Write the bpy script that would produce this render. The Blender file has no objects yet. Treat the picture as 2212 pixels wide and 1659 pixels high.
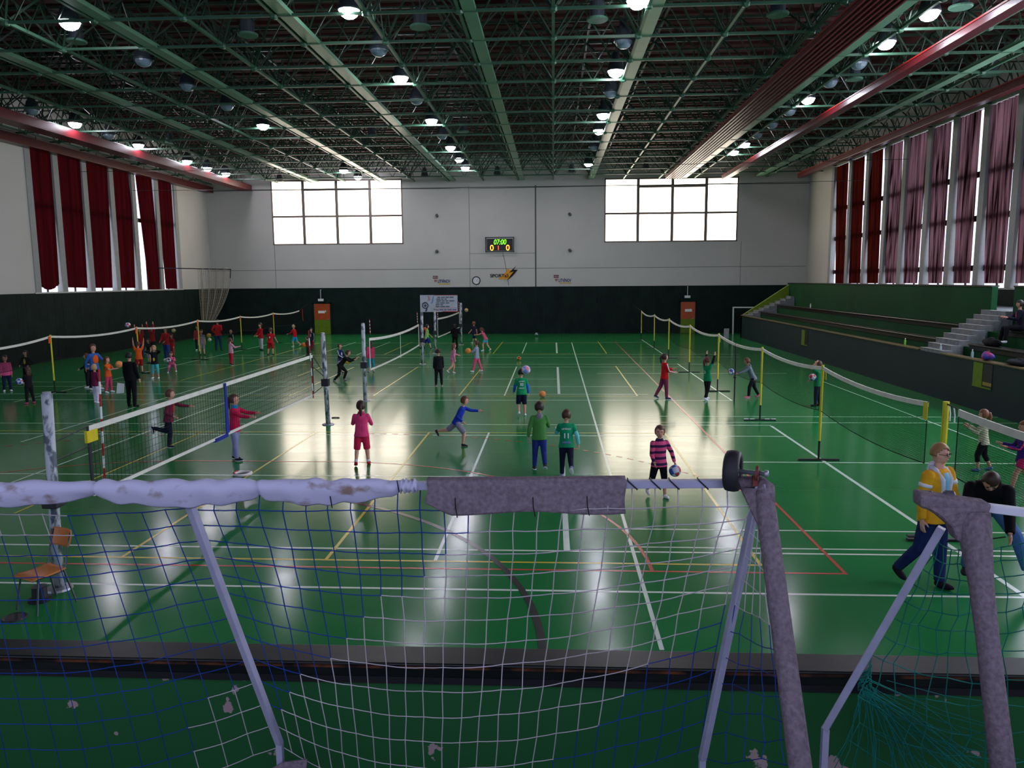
import bpy, bmesh, math, random
from mathutils import Vector, Matrix
V = Vector
PI = math.pi
random.seed(7)
SC = bpy.context.scene
COL = SC.collection
# ------------------------------------------------------------------ camera
IW, IH, FPX = 2212.0, 1659.0, 1660.0
CAMZ = 3.8
VPX, VPY, ROLL = 1195.0, 604.0, 0.0071
CP = V((0, 0, CAMZ))
def _cray(x, y):
    return V(((x-IW/2)/FPX, -(y-IH/2)/FPX, -1.0))
_yc = _cray(VPX, VPY).normalized()
_zc = V((1, ROLL, 0)).cross(_yc).normalized()
_xc = _yc.cross(_zc).normalized()
def ray(x, y):
    r = _cray(x, y)
    return V((r.dot(_xc), r.dot(_yc), r.dot(_zc)))
def F(x, y, z=0.0):                      # image point of a thing standing at height z
    r = ray(x, y); t = (z-CAMZ)/r.z
    return CP + r*t
def W(x, y, Y):                          # ... in the plane Y
    r = ray(x, y); return CP + r*(Y/r.y)
def S(x, y, X):                          # ... in the plane X
    r = ray(x, y); return CP + r*(X/r.x)
cam_d = bpy.data.cameras.new('camera'); cam = bpy.data.objects.new('camera', cam_d); COL.objects.link(cam)
R = Matrix((_xc, _yc, _zc))              # camera -> world rows
cam.matrix_world = Matrix.Translation(CP) @ R.to_4x4()
cam_d.sensor_width = 36.0; cam_d.lens = 36.0*FPX/IW; cam_d.clip_end = 300; cam_d.clip_start = 0.05
SC.camera = cam
SC.view_settings.view_transform = 'Standard'
SC.view_settings.look = 'None'
SC.view_settings.exposure = 0.38
# ------------------------------------------------------------------ materials
def lin(c):
    c = c/255.0
    return c/12.92 if c <= 0.04045 else ((c+0.055)/1.055)**2.4
def rgb(r, g, b): return (lin(r), lin(g), lin(b), 1.0)
MATS = {}
def nodes(m):
    m.use_nodes = True
    return m.node_tree, m.node_tree.nodes['Principled BSDF']
def mat(name, c, rough=0.6, spec=0.35, metal=0.0, var=0.12, scale=6.0, emit=0.0, ec=None, bump=0.0):
    """principled surface whose colour wanders a little with object-space noise"""
    if name in MATS: return MATS[name]
    m = bpy.data.materials.new(name); t, b = nodes(m)
    b.inputs['Roughness'].default_value = rough
    b.inputs['Specular IOR Level'].default_value = spec
    b.inputs['Metallic'].default_value = metal
    col = rgb(*c)
    if var > 0:
        tc = t.nodes.new('ShaderNodeTexCoord'); n = t.nodes.new('ShaderNodeTexNoise')
        n.inputs['Scale'].default_value = scale; n.inputs['Detail'].default_value = 3
        r = t.nodes.new('ShaderNodeMapRange'); r.inputs[1].default_value = 0.3; r.inputs[2].default_value = 0.7
        r.inputs[3].default_value = 1-var; r.inputs[4].default_value = 1+var
        mx = t.nodes.new('ShaderNodeMix'); mx.data_type = 'RGBA'; mx.blend_type = 'MULTIPLY'; mx.inputs[0].default_value = 1
        mx.inputs[6].default_value = col
        t.links.new(tc.outputs['Object'], n.inputs['Vector']); t.links.new(n.outputs['Fac'], r.inputs[0])
        t.links.new(r.outputs[0], mx.inputs[7]); t.links.new(mx.outputs[2], b.inputs['Base Color'])
        if bump:
            bp = t.nodes.new('ShaderNodeBump'); bp.inputs['Strength'].default_value = bump; bp.inputs['Distance'].default_value = 0.01
            t.links.new(n.outputs['Fac'], bp.inputs['Height']); t.links.new(bp.outputs[0], b.inputs['Normal'])
    else:
        b.inputs['Base Color'].default_value = col
    if emit > 0:
        b.inputs['Emission Color'].default_value = rgb(*(ec or c)); b.inputs['Emission Strength'].default_value = emit
    MATS[name] = m
    return m
def patch_mat(name, c1, c2, scale, lo, hi, rough=0.6, spec=0.3, stretch=(1, 1, 1), detail=4, var=0.1):
    """two colours in noise patches (flaking paint, dirt)"""
    if name in MATS: return MATS[name]
    m = bpy.data.materials.new(name); t, b = nodes(m)
    b.inputs['Roughness'].default_value = rough; b.inputs['Specular IOR Level'].default_value = spec
    tc = t.nodes.new('ShaderNodeTexCoord'); mp = t.nodes.new('ShaderNodeMapping'); mp.inputs['Scale'].default_value = stretch
    n = t.nodes.new('ShaderNodeTexNoise'); n.inputs['Scale'].default_value = scale; n.inputs['Detail'].default_value = detail
    r = t.nodes.new('ShaderNodeMapRange'); r.inputs[1].default_value = lo; r.inputs[2].default_value = hi
    mx = t.nodes.new('ShaderNodeMix'); mx.data_type = 'RGBA'
    mx.inputs[6].default_value = rgb(*c1); mx.inputs[7].default_value = rgb(*c2)
    t.links.new(tc.outputs['Object'], mp.inputs[0]); t.links.new(mp.outputs[0], n.inputs['Vector'])
    t.links.new(n.outputs['Fac'], r.inputs[0]); t.links.new(r.outputs[0], mx.inputs[0]); t.links.new(mx.outputs[2], b.inputs['Base Color'])
    MATS[name] = m
    return m
def glow(name, c, s):
    if name in MATS: return MATS[name]
    m = bpy.data.materials.new(name); t, b = nodes(m)
    b.inputs['Base Color'].default_value = rgb(*c); b.inputs['Roughness'].default_value = 0.4
    b.inputs['Emission Color'].default_value = rgb(*c); b.inputs['Emission Strength'].default_value = s
    MATS[name] = m
    return m
# ------------------------------------------------------------------ mesh builder
class MB:
    def __init__(s): s.v = []; s.f = []; s.m = []; s.cur = 0
    def quad(s, a, b, c, d): s.poly([a, b, c, d])
    def poly(s, pts):
        i = len(s.v); s.v += [V(p) for p in pts]; s.f.append(list(range(i, i+len(pts)))); s.m.append(s.cur)
    def box(s, lo, hi):
        x0, y0, z0 = lo; x1, y1, z1 = hi
        s.hexa([(x0, y0, z0), (x1, y0, z0), (x1, y1, z0), (x0, y1, z0), (x0, y0, z1), (x1, y0, z1), (x1, y1, z1), (x0, y1, z1)])
    def hexa(s, p):
        i = len(s.v); s.v += [V(q) for q in p]
        for f in ((3, 2, 1, 0), (4, 5, 6, 7), (0, 1, 5, 4), (1, 2, 6, 5), (2, 3, 7, 6), (3, 0, 4, 7)):
            s.f.append([i+k for k in f]); s.m.append(s.cur)
    def bar(s, a, b, w, h=None, up=(0, 0, 1)):
        a = V(a); b = V(b); h = h or w; d = (b-a).normalized(); u = V(up)
        if abs(d.dot(u)) > 0.98: u = V((0, 1, 0))
        r = d.cross(u).normalized()*(w/2); u = r.cross(d).normalized()*(h/2)
        s.hexa([a-r-u, b-r-u, b+r-u, a+r-u, a-r+u, b-r+u, b+r+u, a+r+u])
    def tube(s, pts, r, n=6, caps=True, closed=False):
        pts = [V(p) for p in pts]; k = len(pts); base = len(s.v)
        rr = r if isinstance(r, (list, tuple)) else [r]*k
        u = None
        for i, p in enumerate(pts):
            if closed: d = pts[(i+1) % k]-pts[i-1]
            else: d = pts[min(i+1, k-1)]-pts[max(i-1, 0)]
            if d.length < 1e-9: d = V((0, 0, 1))
            d.normalize()
            if u is None:
                u = V((0, 0, 1)) if abs(d.z) < 0.9 else V((0, 1, 0))
            u = u-d*u.dot(d)
            if u.length < 1e-6: u = V((1, 0, 0))-d*d.x
            u.normalize(); w = d.cross(u)
            for j in range(n):
                a = 2*PI*j/n
                s.v.append(p+(u*math.cos(a)+w*math.sin(a))*rr[i])
        rng = k if closed else k-1
        for i in range(rng):
            for j in range(n):
                a = base+i*n; b = base+((i+1) % k)*n
                s.f.append([a+j, a+(j+1) % n, b+(j+1) % n, b+j]); s.m.append(s.cur)
        if caps and not closed:
            s.f.append([base+j for j in range(n)][::-1]); s.m.append(s.cur)
            s.f.append([base+(k-1)*n+j for j in range(n)]); s.m.append(s.cur)
    def lathe(s, prof, o=(0, 0, 0), ax=(0, 0, 1), n=20):
        o = V(o); ax = V(ax).normalized(); u = ax.orthogonal().normalized(); w = ax.cross(u); base = len(s.v)
        for r, h in prof:
            for j in range(n):
                a = 2*PI*j/n
                s.v.append(o+ax*h+(u*math.cos(a)+w*math.sin(a))*r)
        for i in range(len(prof)-1):
            for j in range(n):
                a = base+i*n; b = a+n
                s.f.append([a+j, a+(j+1) % n, b+(j+1) % n, b+j]); s.m.append(s.cur)
    def ell(s, c, r, rot=None, nu=12, nv=8):
        c = V(c); base = len(s.v); rot = rot or Matrix.Identity(3)
        for i in range(nv+1):
            t = PI*i/nv
            for j in range(nu):
                a = 2*PI*j/nu
                s.v.append(c+rot @ V((r[0]*math.sin(t)*math.cos(a), r[1]*math.sin(t)*math.sin(a), r[2]*math.cos(t))))
        for i in range(nv):
            for j in range(nu):
                a = base+i*nu; b = a+nu
                s.f.append([a+j, b+j, b+(j+1) % nu, a+(j+1) % nu]); s.m.append(s.cur)
    def sheet(s, fn, nu, nv, cu=False):
        base = len(s.v)
        for i in range(nv+1):
            for j in range(nu+1): s.v.append(V(fn(j/nu, i/nv)))
        for i in range(nv):
            for j in range(nu):
                a = base+i*(nu+1)+j
                s.f.append([a, a+1, a+nu+2, a+nu+1]); s.m.append(s.cur)
    def build(s, name, mats, parent=None, smooth=False, bevel=0.0, solid=0.0, weld=False):
        me = bpy.data.meshes.new(name)
        me.from_pydata([tuple(v) for v in s.v], [], s.f)
        ms = mats if isinstance(mats, (list, tuple)) else [mats]
        for m in ms: me.materials.append(m)
        if len(ms) > 1: me.polygons.foreach_set('material_index', s.m)
        if smooth: me.polygons.foreach_set('use_smooth', [True]*len(me.polygons))
        me.update()
        o = bpy.data.objects.new(name, me); COL.objects.link(o)
        if parent is not None: attach(o, parent)
        if weld or bevel:
            w = o.modifiers.new('weld', 'WELD'); w.merge_threshold = 1e-4
        if bevel:
            b = o.modifiers.new('bevel', 'BEVEL'); b.width = bevel; b.segments = 2
        if solid:
            d = o.modifiers.new('solid', 'SOLIDIFY'); d.thickness = solid; d.offset = 0
        return o
def attach(o, parent):
    o.parent = parent
    o.matrix_parent_inverse = Matrix.Translation(parent.location).inverted()   # parts are modelled in world space
def thing(name, label, cat, loc=(0, 0, 0), group=None):
    o = bpy.data.objects.new(name, None); COL.objects.link(o); o.location = loc
    o.empty_display_size = 0.1
    return tag(o, label, cat, group)
def tag(o, label, cat, group=None):
    o['label'] = label; o['category'] = cat
    if group: o['group'] = group
    return o
def struct(o):
    o['kind'] = 'structure'; return o
def copy_tree(o, off, parent=None):
    c = o.copy(); COL.objects.link(c)
    if parent is None: c.location = V(o.location)+V(off)
    else: c.parent = parent
    for ch in list(o.children): copy_tree(ch, off, c)
    return c
def text(s, loc, size, m, parent=None, rot=(PI/2, 0, 0), align='CENTER', name='lettering', ext=0.004, shear=0.0, sx=1.0, bold=0.0):
    cu = bpy.data.curves.new(name, 'FONT'); cu.body = s; cu.size = size; cu.align_x = align; cu.align_y = 'CENTER'
    cu.extrude = ext; cu.offset = bold*size; cu.shear = shear; cu.materials.append(m)
    tmp = bpy.data.objects.new('tmp', cu); COL.objects.link(tmp)
    me = bpy.data.meshes.new_from_object(tmp.evaluated_get(bpy.context.evaluated_depsgraph_get())); bpy.data.objects.remove(tmp)
    if rot is not None: M_ = Matrix.Translation(V(loc)) @ __import__('mathutils').Euler(rot).to_matrix().to_4x4() @ Matrix.Diagonal((sx, 1, 1, 1))
    else: M_ = loc
    me.transform(M_); me.name = name
    if not me.materials: me.materials.append(m)
    o = bpy.data.objects.new(name, me); COL.objects.link(o)
    if parent is not None: attach(o, parent)
    return o
# ================================================================== the hall
YB = F(1195, 720.5).y
XL = W(451, 520, YB).x
XR = W(1745, 500, YB).x
ZD = 3.3                                  # top of the dark cladding
ZT = 12.6
YN = -3.0
M_white = mat('wall_paint', (192, 190, 182), 0.75, 0.2, var=0.05, scale=0.35)
M_dado = mat('dark_green_planks', (20, 34, 31), 0.7, 0.12, var=0.3, scale=1.3)
M_joint = mat('joint', (96, 96, 92), 0.8, 0.1, var=0)
M_conc = mat('concrete', (120, 124, 126), 0.85, 0.2, var=0.2)
M_green = mat('green_paint', (16, 66, 34), 0.7, 0.1, var=0.15, scale=0.7)
M_teal = mat('dark_teal_paint', (18, 40, 44), 0.6, 0.25, var=0.12, scale=0.8)
M_lime = mat('lime_paint', (98, 124, 22), 0.55, 0.25, var=0.12)
M_black = mat('black_paint', (20, 20, 22), 0.5, 0.4, var=0.2)
M_dark = mat('dark_plastic', (34, 34, 38), 0.5, 0.4, var=0.1)
M_steel = mat('galvanised_steel', (150, 152, 158), 0.4, 0.5, 0.6, var=0.15)
M_wtape = mat('white_tape', (214, 212, 200), 0.7, 0.2, var=0.08)
M_wplas = mat('white_plastic', (225, 225, 222), 0.45, 0.4, var=0.03)
M_orange = mat('orange_paint', (168, 74, 28), 0.45, 0.35, var=0.12)
M_pane = glow('daylight_pane', (255, 240, 220), 4.9)
M_pane_fill = glow('fill_light_pane', (232, 236, 255), 8.0)  # boosted glow of the added bays out of view, fills the hall
M_pane_side = glow('daylight_pane_side', (226, 232, 255), 1.7)
M_frame = mat('window_frame_paint', (120, 108, 100), 0.6, 0.3, var=0.05)
M_pil = mat('pillar_paint', (150, 152, 148), 0.7, 0.2, var=0.05)

# ---- floor: one sheet with its court markings
M_floor = bpy.data.materials.new('sports_floor')
_t, _b = nodes(M_floor)
_tc = _t.nodes.new('ShaderNodeTexCoord'); _n = _t.nodes.new('ShaderNodeTexNoise'); _n.inputs['Scale'].default_value = 0.35; _n.inputs['Detail'].default_value = 5
_mr = _t.nodes.new('ShaderNodeMapRange'); _mr.inputs[1].default_value = 0.3; _mr.inputs[2].default_value = 0.7
_mx = _t.nodes.new('ShaderNodeMix'); _mx.data_type = 'RGBA'; _mx.inputs[6].default_value = rgb(28, 112, 54); _mx.inputs[7].default_value = rgb(36, 122, 64)
_t.links.new(_tc.outputs['Object'], _n.inputs['Vector']); _t.links.new(_n.outputs['Fac'], _mr.inputs[0]); _t.links.new(_mr.outputs[0], _mx.inputs[0]); _t.links.new(_mx.outputs[2], _b.inputs['Base Color'])
_n2 = _t.nodes.new('ShaderNodeTexNoise'); _n2.inputs['Scale'].default_value = 3.0; _n2.inputs['Detail'].default_value = 4
_mp = _t.nodes.new('ShaderNodeMapping'); _mp.inputs['Scale'].default_value = (0.25, 1.0, 1)
_t.links.new(_tc.outputs['Object'], _mp.inputs[0]); _t.links.new(_mp.outputs[0], _n2.inputs['Vector'])
_r2 = _t.nodes.new('ShaderNodeMapRange'); _r2.inputs[3].default_value = 0.13; _r2.inputs[4].default_value = 0.2
_t.links.new(_n2.outputs['Fac'], _r2.inputs[0]); _t.links.new(_r2.outputs[0], _b.inputs['Roughness'])
_bp = _t.nodes.new('ShaderNodeBump'); _bp.inputs['Strength'].default_value = 0.05; _bp.inputs['Distance'].default_value = 0.02
_t.links.new(_n2.outputs['Fac'], _bp.inputs['Height']); _t.links.new(_bp.outputs[0], _b.inputs['Normal'])
_b.inputs['Specular IOR Level'].default_value = 0.15
ML_w = mat('line_white', (205, 222, 205), 0.25, 0.5, var=0.06); ML_y = mat('line_yellow', (196, 178, 36), 0.25, 0.5, var=0.06)
ML_r = mat('line_red', (176, 58, 32), 0.25, 0.5, var=0.06); ML_k = mat('line_black', (16, 20, 20), 0.25, 0.5, var=0.06)
fl = MB()
fl.quad((XL, YN, 0), (XR, YN, 0), (XR, YB, 0), (XL, YB, 0))
def fy(y): return F(1195, y).y
_lz = [0.0012]
def strip(a, b, w, c):
    fl.cur = c; _lz[0] += 0.00003
    a = V((a[0], a[1], _lz[0])); b = V((b[0], b[1], _lz[0])); d = (b-a).normalized(); n = V((-d.y, d.x, 0))*(w/2)
    fl.quad(a-n, b-n, b+n, a+n)
def tr(y, x0, x1, c=1, w=0.05):            # across the hall: row seen at y, from/to image columns
    Y = fy(y); strip((F(x0, y).x, Y), (F(x1, y).x, Y), w, c)
def lo(k, y0, y1, c=1, w=0.05):            # along the hall
    X = k*CAMZ; strip((X, fy(y0)), (X, fy(y1)), w, c)
XA, XB = -60, 2300
tr(1276, XA, XB); tr(1190, XA, XB); tr(1031, XA, 1221); tr(941, XA, 1697); tr(917.5, XA, 1664); tr(864.8, XA, 1581); tr(851.8, XA, 1400)
tr(911.5, 1380, XB, w=.04); tr(898.8, 1380, XB, w=.04); tr(996, 1560, XB); tr(1141, 1353, XB, w=.04); tr(1179.5, 1363, XB, w=.04)
tr(818.7, 940, 1205, w=.05); tr(807, 1290, 1700, w=.04); tr(793, 860, 1480, w=.04); tr(787, 300, 1560, w=.04); tr(772, 400, 1600, w=.04); tr(766, 500, 1600, w=.04); tr(740, 620, 1400)
tr(835, 0, 1380, w=.04); tr(825, 0, 700, w=.04)
tr(1215.5, XA, 1641, 2); tr(935, XA, 1425, 2); tr(855.5, 500, 1380, 2); tr(764, 880, 1310, 2, .06); tr(742, 900, 1300, 2)
tr(1231.5, XA, 1823, 3)
lo(1.47, 734, 767); lo(1.472, 786, 865); lo(1.485, 919, 1310, w=.07)
lo(2.62, 820, 1010); lo(0.2955, 740, 1400); lo(0.051, 740, 763, w=.09); lo(0.051, 793, 851, w=.09); lo(0.051, 970, 1031, w=.09); lo(0.051, 1090, 1190, w=.09)
lo(-.424, 740, 763); lo(-.424, 792, 855); lo(-.424, 935, 1214)
lo(.725, 738, 764, 2); lo(.725, 791, 855, 2); lo(.728, 935, 1215.5, 2)
lo(-.822, 738, 764, 2); lo(-.822, 793, 855, 2); lo(-.822, 935, 1215.5, 2)
lo(-1.577, 792, 855, 2); lo(-1.583, 935, 1215.5, 2); lo(-2.31, 738, 765, 2); lo(-2.33, 793, 855, 2); lo(-2.36, 935, 1120, 2)
lo(-3.82, 740, 822, 2); lo(-2.72, 792, 812, 2)
lo(-2.68, 738, 766); lo(-3.25, 738, 762); lo(-3.38, 762, 960); lo(-2.74, 835, 1060); lo(-4.58, 737, 870)
lo(.994, 738, 1231.5, 3)
EY = fy(1231.5); GX = -6.2                 # end line and middle of the handball court
def arc(cx, cy, r, a0, a1, c, w=0.05, dash=None, n=40):
    fl.cur = c
    k = max(3, int(n*abs(a1-a0)/180)); _lz[0] += 0.00003
    for i in range(k):
        if dash and (i % 4) >= 2: continue
        p = []
        for rr, aa in ((r-w/2, i), (r+w/2, i), (r+w/2, i+1), (r-w/2, i+1)):
            a = math.radians(a0+(a1-a0)*aa/k); p.append(V((cx+rr*math.cos(a), cy+rr*math.sin(a), _lz[0])))
        fl.poly(p)
arc(GX+1.5, EY, 6, 0, 90, 3); arc(GX-1.5, EY, 6, 90, 180, 3); strip((GX-1.5, EY+6), (GX+1.5, EY+6), .05, 3)
arc(GX+1.5, EY, 9, 20, 90, 3, dash=1, n=378); arc(GX-1.5, EY, 9, 90, 160, 3, dash=1, n=378)
arc(-6.35, 7.2, 6.25, 0, 180, 4, w=.085, n=70); strip((-.1, 5.0), (-.1, 7.2), .085, 4)
for _x in (1068, 1103, 1200, 1120):
    pass

floor = struct(fl.build('floor', [M_floor, ML_w, ML_y, ML_r, ML_k]))

# ---- back wall with two window openings
def wrect(x0, y0, x1, y1): 
    a = W(x0, y1, YB); b = W(x1, y0, YB); return a.x, a.z, b.x, b.z
WR = [wrect(590, 386, 868, 530), wrect(1305, 381, 1597, 524)]
wb = MB()
def wallrect(x0, z0, x1, z1, T=0.4): wb.box((x0, YB, z0), (x1, YB+T, z1))
(a0, c0, a1, d0), (b0, e0, b1, g0) = WR
wallrect(XL-.4, 0, XR+.4, min(c0, e0)); zt = max(d0, g0)
wallrect(XL-.4, zt, XR+.4, ZT)
zc = min(c0, e0)
for x0, x1 in ((XL-.4, a0), (a1, b0), (b1, XR+.4)): wallrect(x0, zc, x1, zt)
for (x0, z0, x1, z1) in WR:
    if z0 > zc: wallrect(x0, zc, x1, z0)
    if z1 < zt: wallrect(x0, z1, x1, zt)
wb.cur = 1
for px in (1157, 1014): 
    p = W(px, 500, YB); wb.box((p.x-(.05 if px == 1157 else .012), YB-.012, ZD), (p.x+(.05 if px == 1157 else .012), YB, 10.3))
zj = W(1100, 580, YB).z; wb.box((XL, YB-.006, zj-.015), (XR, YB, zj+.015))
zj = W(1100, 404, YB).z; wb.box((XL, YB-.006, zj-.03), (XR, YB, zj+.03))
p = W(1014, 548, YB); q = W(1157, 548, YB); wb.box((p.x, YB-.006, p.z-.012), (q.x, YB, p.z+.012))
for px in (594, 1600): p = W(px, 560, YB); wb.box((p.x-.012, YB-.006, ZD), (p.x+.012, YB, W(594, 531, YB).z))
struct(wb.build('wall_back', [M_white, M_joint]))
# the dark planked lower half
dd = MB(); xx = XL
while xx < XR:
    x1 = min(XR, xx+.15+random.random()*.02); dd.box((xx+.004, YB-.04-random.random()*.008, 0), (x1, YB, ZD)); xx = x1
dd.box((XL, YB-.05, ZD-.03), (XR, YB, ZD+.02)); 
struct(dd.build('wall_back_cladding', M_dado))
def window(idx, rect, cols, ty, fy_):
    x0, z0, x1, z1 = rect
    root = thing('window_%d' % idx, '', '', ((x0+x1)/2, YB+.2, z0)); del root['label']; del root['category']; struct(root)
    fr = MB(); yy0, yy1 = YB+.02, YB+.14; t = .1
    fr.box((x0, yy0, z0), (x1, yy1, z0+.1)); fr.box((x0, yy0, z1-.1), (x1, yy1, z1)); fr.box((x0, yy0, z0), (x0+t, yy1, z1)); fr.box((x1-t, yy0, z0), (x1, yy1, z1))
    for c in cols:
        X = W(c, 470, YB).x; fr.box((X-.1, yy0-.02, z0), (X+.1, yy1, z1))
    Z = W((cols[0]+cols[2])/2, ty, YB).z; fr.box((x0, yy0-.01, Z-.07), (x1, yy1, Z+.07))
    Z2 = W(cols[1], fy_, YB).z; xa, xb = W(cols[0], 470, YB).x, W(cols[2], 470, YB).x; fr.box((xa, yy0-.01, Z2-.08), (xb, yy1, Z2+.08))
    struct(fr.build('window_frame', M_frame, root, bevel=.012))
    xs = [x0]+[W(c, 470, YB).x for c in cols]+[x1]
    for i in range(4):
        for (za, zb_) in (((z0, Z), (Z, z1)) if i in (0, 3) else ((z0, Z), (Z, Z2), (Z2, z1))):
            g = MB(); g.box((xs[i]+.08, YB+.06, za+.06), (xs[i+1]-.08, YB+.085, zb_-.06)); struct(g.build('window_pane', M_pane, root))
window(1, WR[0], (656, 728, 800), 467, 409); window(2, WR[1], (1378, 1452, 1525), 460, 402)

# ---- side walls with tall curtained window bays
def side_wall(side, X, bays, ybot, name):
    s = 1 if side == 'right' else -1
    ya = min(b[0] for b in bays); yb = max(b[1] for b in bays)
    zs = ybot; zt_ = 10.6
    m = MB()
    def bx(y0, y1, z0, z1): m.box((min(X, X+s*.5), y0, z0), (max(X, X+s*.5), y1, z1))
    bx(YN, YB+.4, 0, zs); bx(YN, YB+.4, zt_, ZT); bx(YN, ya, zs, zt_); bx(yb, YB+.4, zs, zt_)
    struct(m.build(name, M_white))
    c = MB(); y = YN
    if side == 'left':
        while y < YB:
            c.box((X, y+.004, 0), (X+.04+random.random()*.008, min(YB, y+.3), ZD)); y += .3
        c.box((X, YN, ZD-.03), (X+.05, YB, ZD+.02))
    else: c.box((X-.04, YN, 0), (X, YB, ZD))
    struct(c.build(name+'_cladding', M_dado))
    return ya, yb, zs, zt_
def pxY(x, y, X): return S(x, y, X).y
# bays from the image columns of pillars (at sill height)
LP = [pxY(x, 628, XL) for x in (83, 141, 201, 257, 303, 352, 391)]
RPX = [1790, 1826, 1862, 1902, 1940, 1990, 2043, 2107, 2178, 2262]
RP = [pxY(x, 612, XR) for x in RPX]
lb = side_wall('left', XL, [(min(LP), max(LP))], 3.36, 'wall_left')
RPV = list(RP)
RP += [min(RPV)-2.9*k for k in range(1, 9)]  # unseen bays nearer the camera, added for extra side light
rb = side_wall('right', XR, [(min(RP), max(RP))], 3.36, 'wall_right')
def bays(X, s, ys, n0, zs, zt_, pw, trans):
    ys = sorted(ys)
    for i in range(len(ys)-1):
        y0, y1 = ys[i], ys[i+1]
        root = thing('window_%d' % (n0+i), '', '', (X, (y0+y1)/2, zs)); del root['label']; del root['category']; struct(root)
        g = MB(); g.box((X+s*.27-.01, y0, zs), (X+s*.27+.01, y1, zt_)); struct(g.build('window_pane', M_pane_fill if (s > 0 and y1 < min(RPV)+.01) else M_pane_side, root))
        f = MB()
        for z in trans: f.box((X+s*.21-.04, y0, z-.12), (X+s*.21+.04, y1, z+.12))
        f.box((X+s*.22-.03, (y0+y1)/2-.04, zs), (X+s*.22+.03, (y0+y1)/2+.04, zt_))
        struct(f.build('window_frame', mat('dark_transom', (40, 22, 22), .6, .3), root))
    p = MB()
    for y in ys: p.box((min(X-s*.04, X+s*.3), y-pw, zs), (max(X-s*.04, X+s*.3), y+pw, zt_))
    struct(p.build('wall_%s_pillars' % ('right' if s > 0 else 'left'), M_pil))
bays(XL, -1, LP, 3, lb[2], lb[3], .2, (7.5,))
bays(XR, 1, RP, 12, rb[2], rb[3], .2, (4.15, 6.2, 8.0))
# sill ledge of the left bays
m = MB(); m.box((XL-.1, min(LP)-.3, 3.3), (XL+.06, max(LP)+.3, 3.37)); struct(m.build('wall_left_sill', M_white))

# ---- roof deck and space frame
M_deck = mat('roof_deck', (74, 38, 36), 0.7, 0.2, var=0.3, scale=0.6)
rd = MB(); y = YN
while y < YB:
    rd.box((XL, y, ZT-.12), (XR, y+.35, ZT)); rd.box((XL, y+.35, ZT-.02), (XR, y+.7, ZT)); y += .7
struct(rd.build('ceiling', M_deck))
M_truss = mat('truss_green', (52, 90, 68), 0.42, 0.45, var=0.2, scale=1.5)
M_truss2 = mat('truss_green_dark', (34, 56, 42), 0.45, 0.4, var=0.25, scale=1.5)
ZC = W(1195, 388, YB).z
GS = 2.42
gx = [GS*k for k in range(-10, 8)]
gy = [F(1195, 18, ZC).y+GS*k for k in range(-4, 14)]
def roof_part(name, m, fill):
    b = MB(); fill(b); o = struct(b.build(name, m)); return o
def f_tr(b):
    for y in gy: b.bar((XL, y, ZC), (XR, y, ZC), .07, .07)
def f_lo(b):
    for x in gx: b.bar((x, gy[0]-1, ZC+.02), (x, YB, ZC+.02), .085, .085)
    for x in gx:
        for y in gy: b.ell((x, y, ZC), (.13, .13, .1), nu=6, nv=4)
def f_top(b):
    for x in gx[:-1]: b.bar((x+GS/2, gy[0]-1, ZC+1.6), (x+GS/2, YB, ZC+1.6), .08)
    for y in gy[:-1]: b.bar((XL, y+GS/2, ZC+1.6), (XR, y+GS/2, ZC+1.6), .08)
def f_diag(b):
    for x in gx:
        for y in gy:
            for sx in (-1, 1):
                for sy in (-1, 1):
                    q = V((x+sx*GS/2, y+sy*GS/2, ZC+1.6))
                    if XL < q.x < XR and q.y < YB: b.bar((x, y, ZC), q, .05)
def f_lat(b):
    # light lattice girders between the chords
    for y in gy:
        k = 0; x = XL
        while x < XR-.6:
            b.bar((x, y+.05, ZC+(0 if k % 2 else .95)), (x+.605, y+.05, ZC+(.95 if k % 2 else 0)), .03); x += .605; k += 1
        b.bar((XL, y+.05, ZC+.95), (XR, y+.05, ZC+.95), .045)
    for x in gx:
        k = 0; y = gy[0]-1
        while y < YB-.6:
            b.bar((x+.03, y, ZC+(0 if k % 2 else .95)), (x+.03, y+.605, ZC+(.95 if k % 2 else 0)), .03); y += .605; k += 1
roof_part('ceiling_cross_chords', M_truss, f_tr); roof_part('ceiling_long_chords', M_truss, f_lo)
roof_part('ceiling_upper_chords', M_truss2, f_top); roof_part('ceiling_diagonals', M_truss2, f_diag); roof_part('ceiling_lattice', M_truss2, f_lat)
M_chan = mat('channel_green', (92, 134, 106), 0.35, 0.5, var=0.1, scale=1.0)
for k, X in enumerate((-16.6, -11.8, -6.95, -2.15, 2.62, 8.95, 13.95)):
    b = MB(); y = gy[0]-1
    while y < YB-.2:
        y1 = min(YB-.1, y+GS*2); b.box((X-.17, y+.01, ZC-.02), (X+.17, y1, ZC+.03)); b.box((X-.17, y+.01, ZC+.03), (X-.15, y1, ZC+.1)); b.box((X+.15, y+.01, ZC+.03), (X+.17, y1, ZC+.1)); y = y1
    struct(b.build('ceiling_channel', M_chan))
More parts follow.
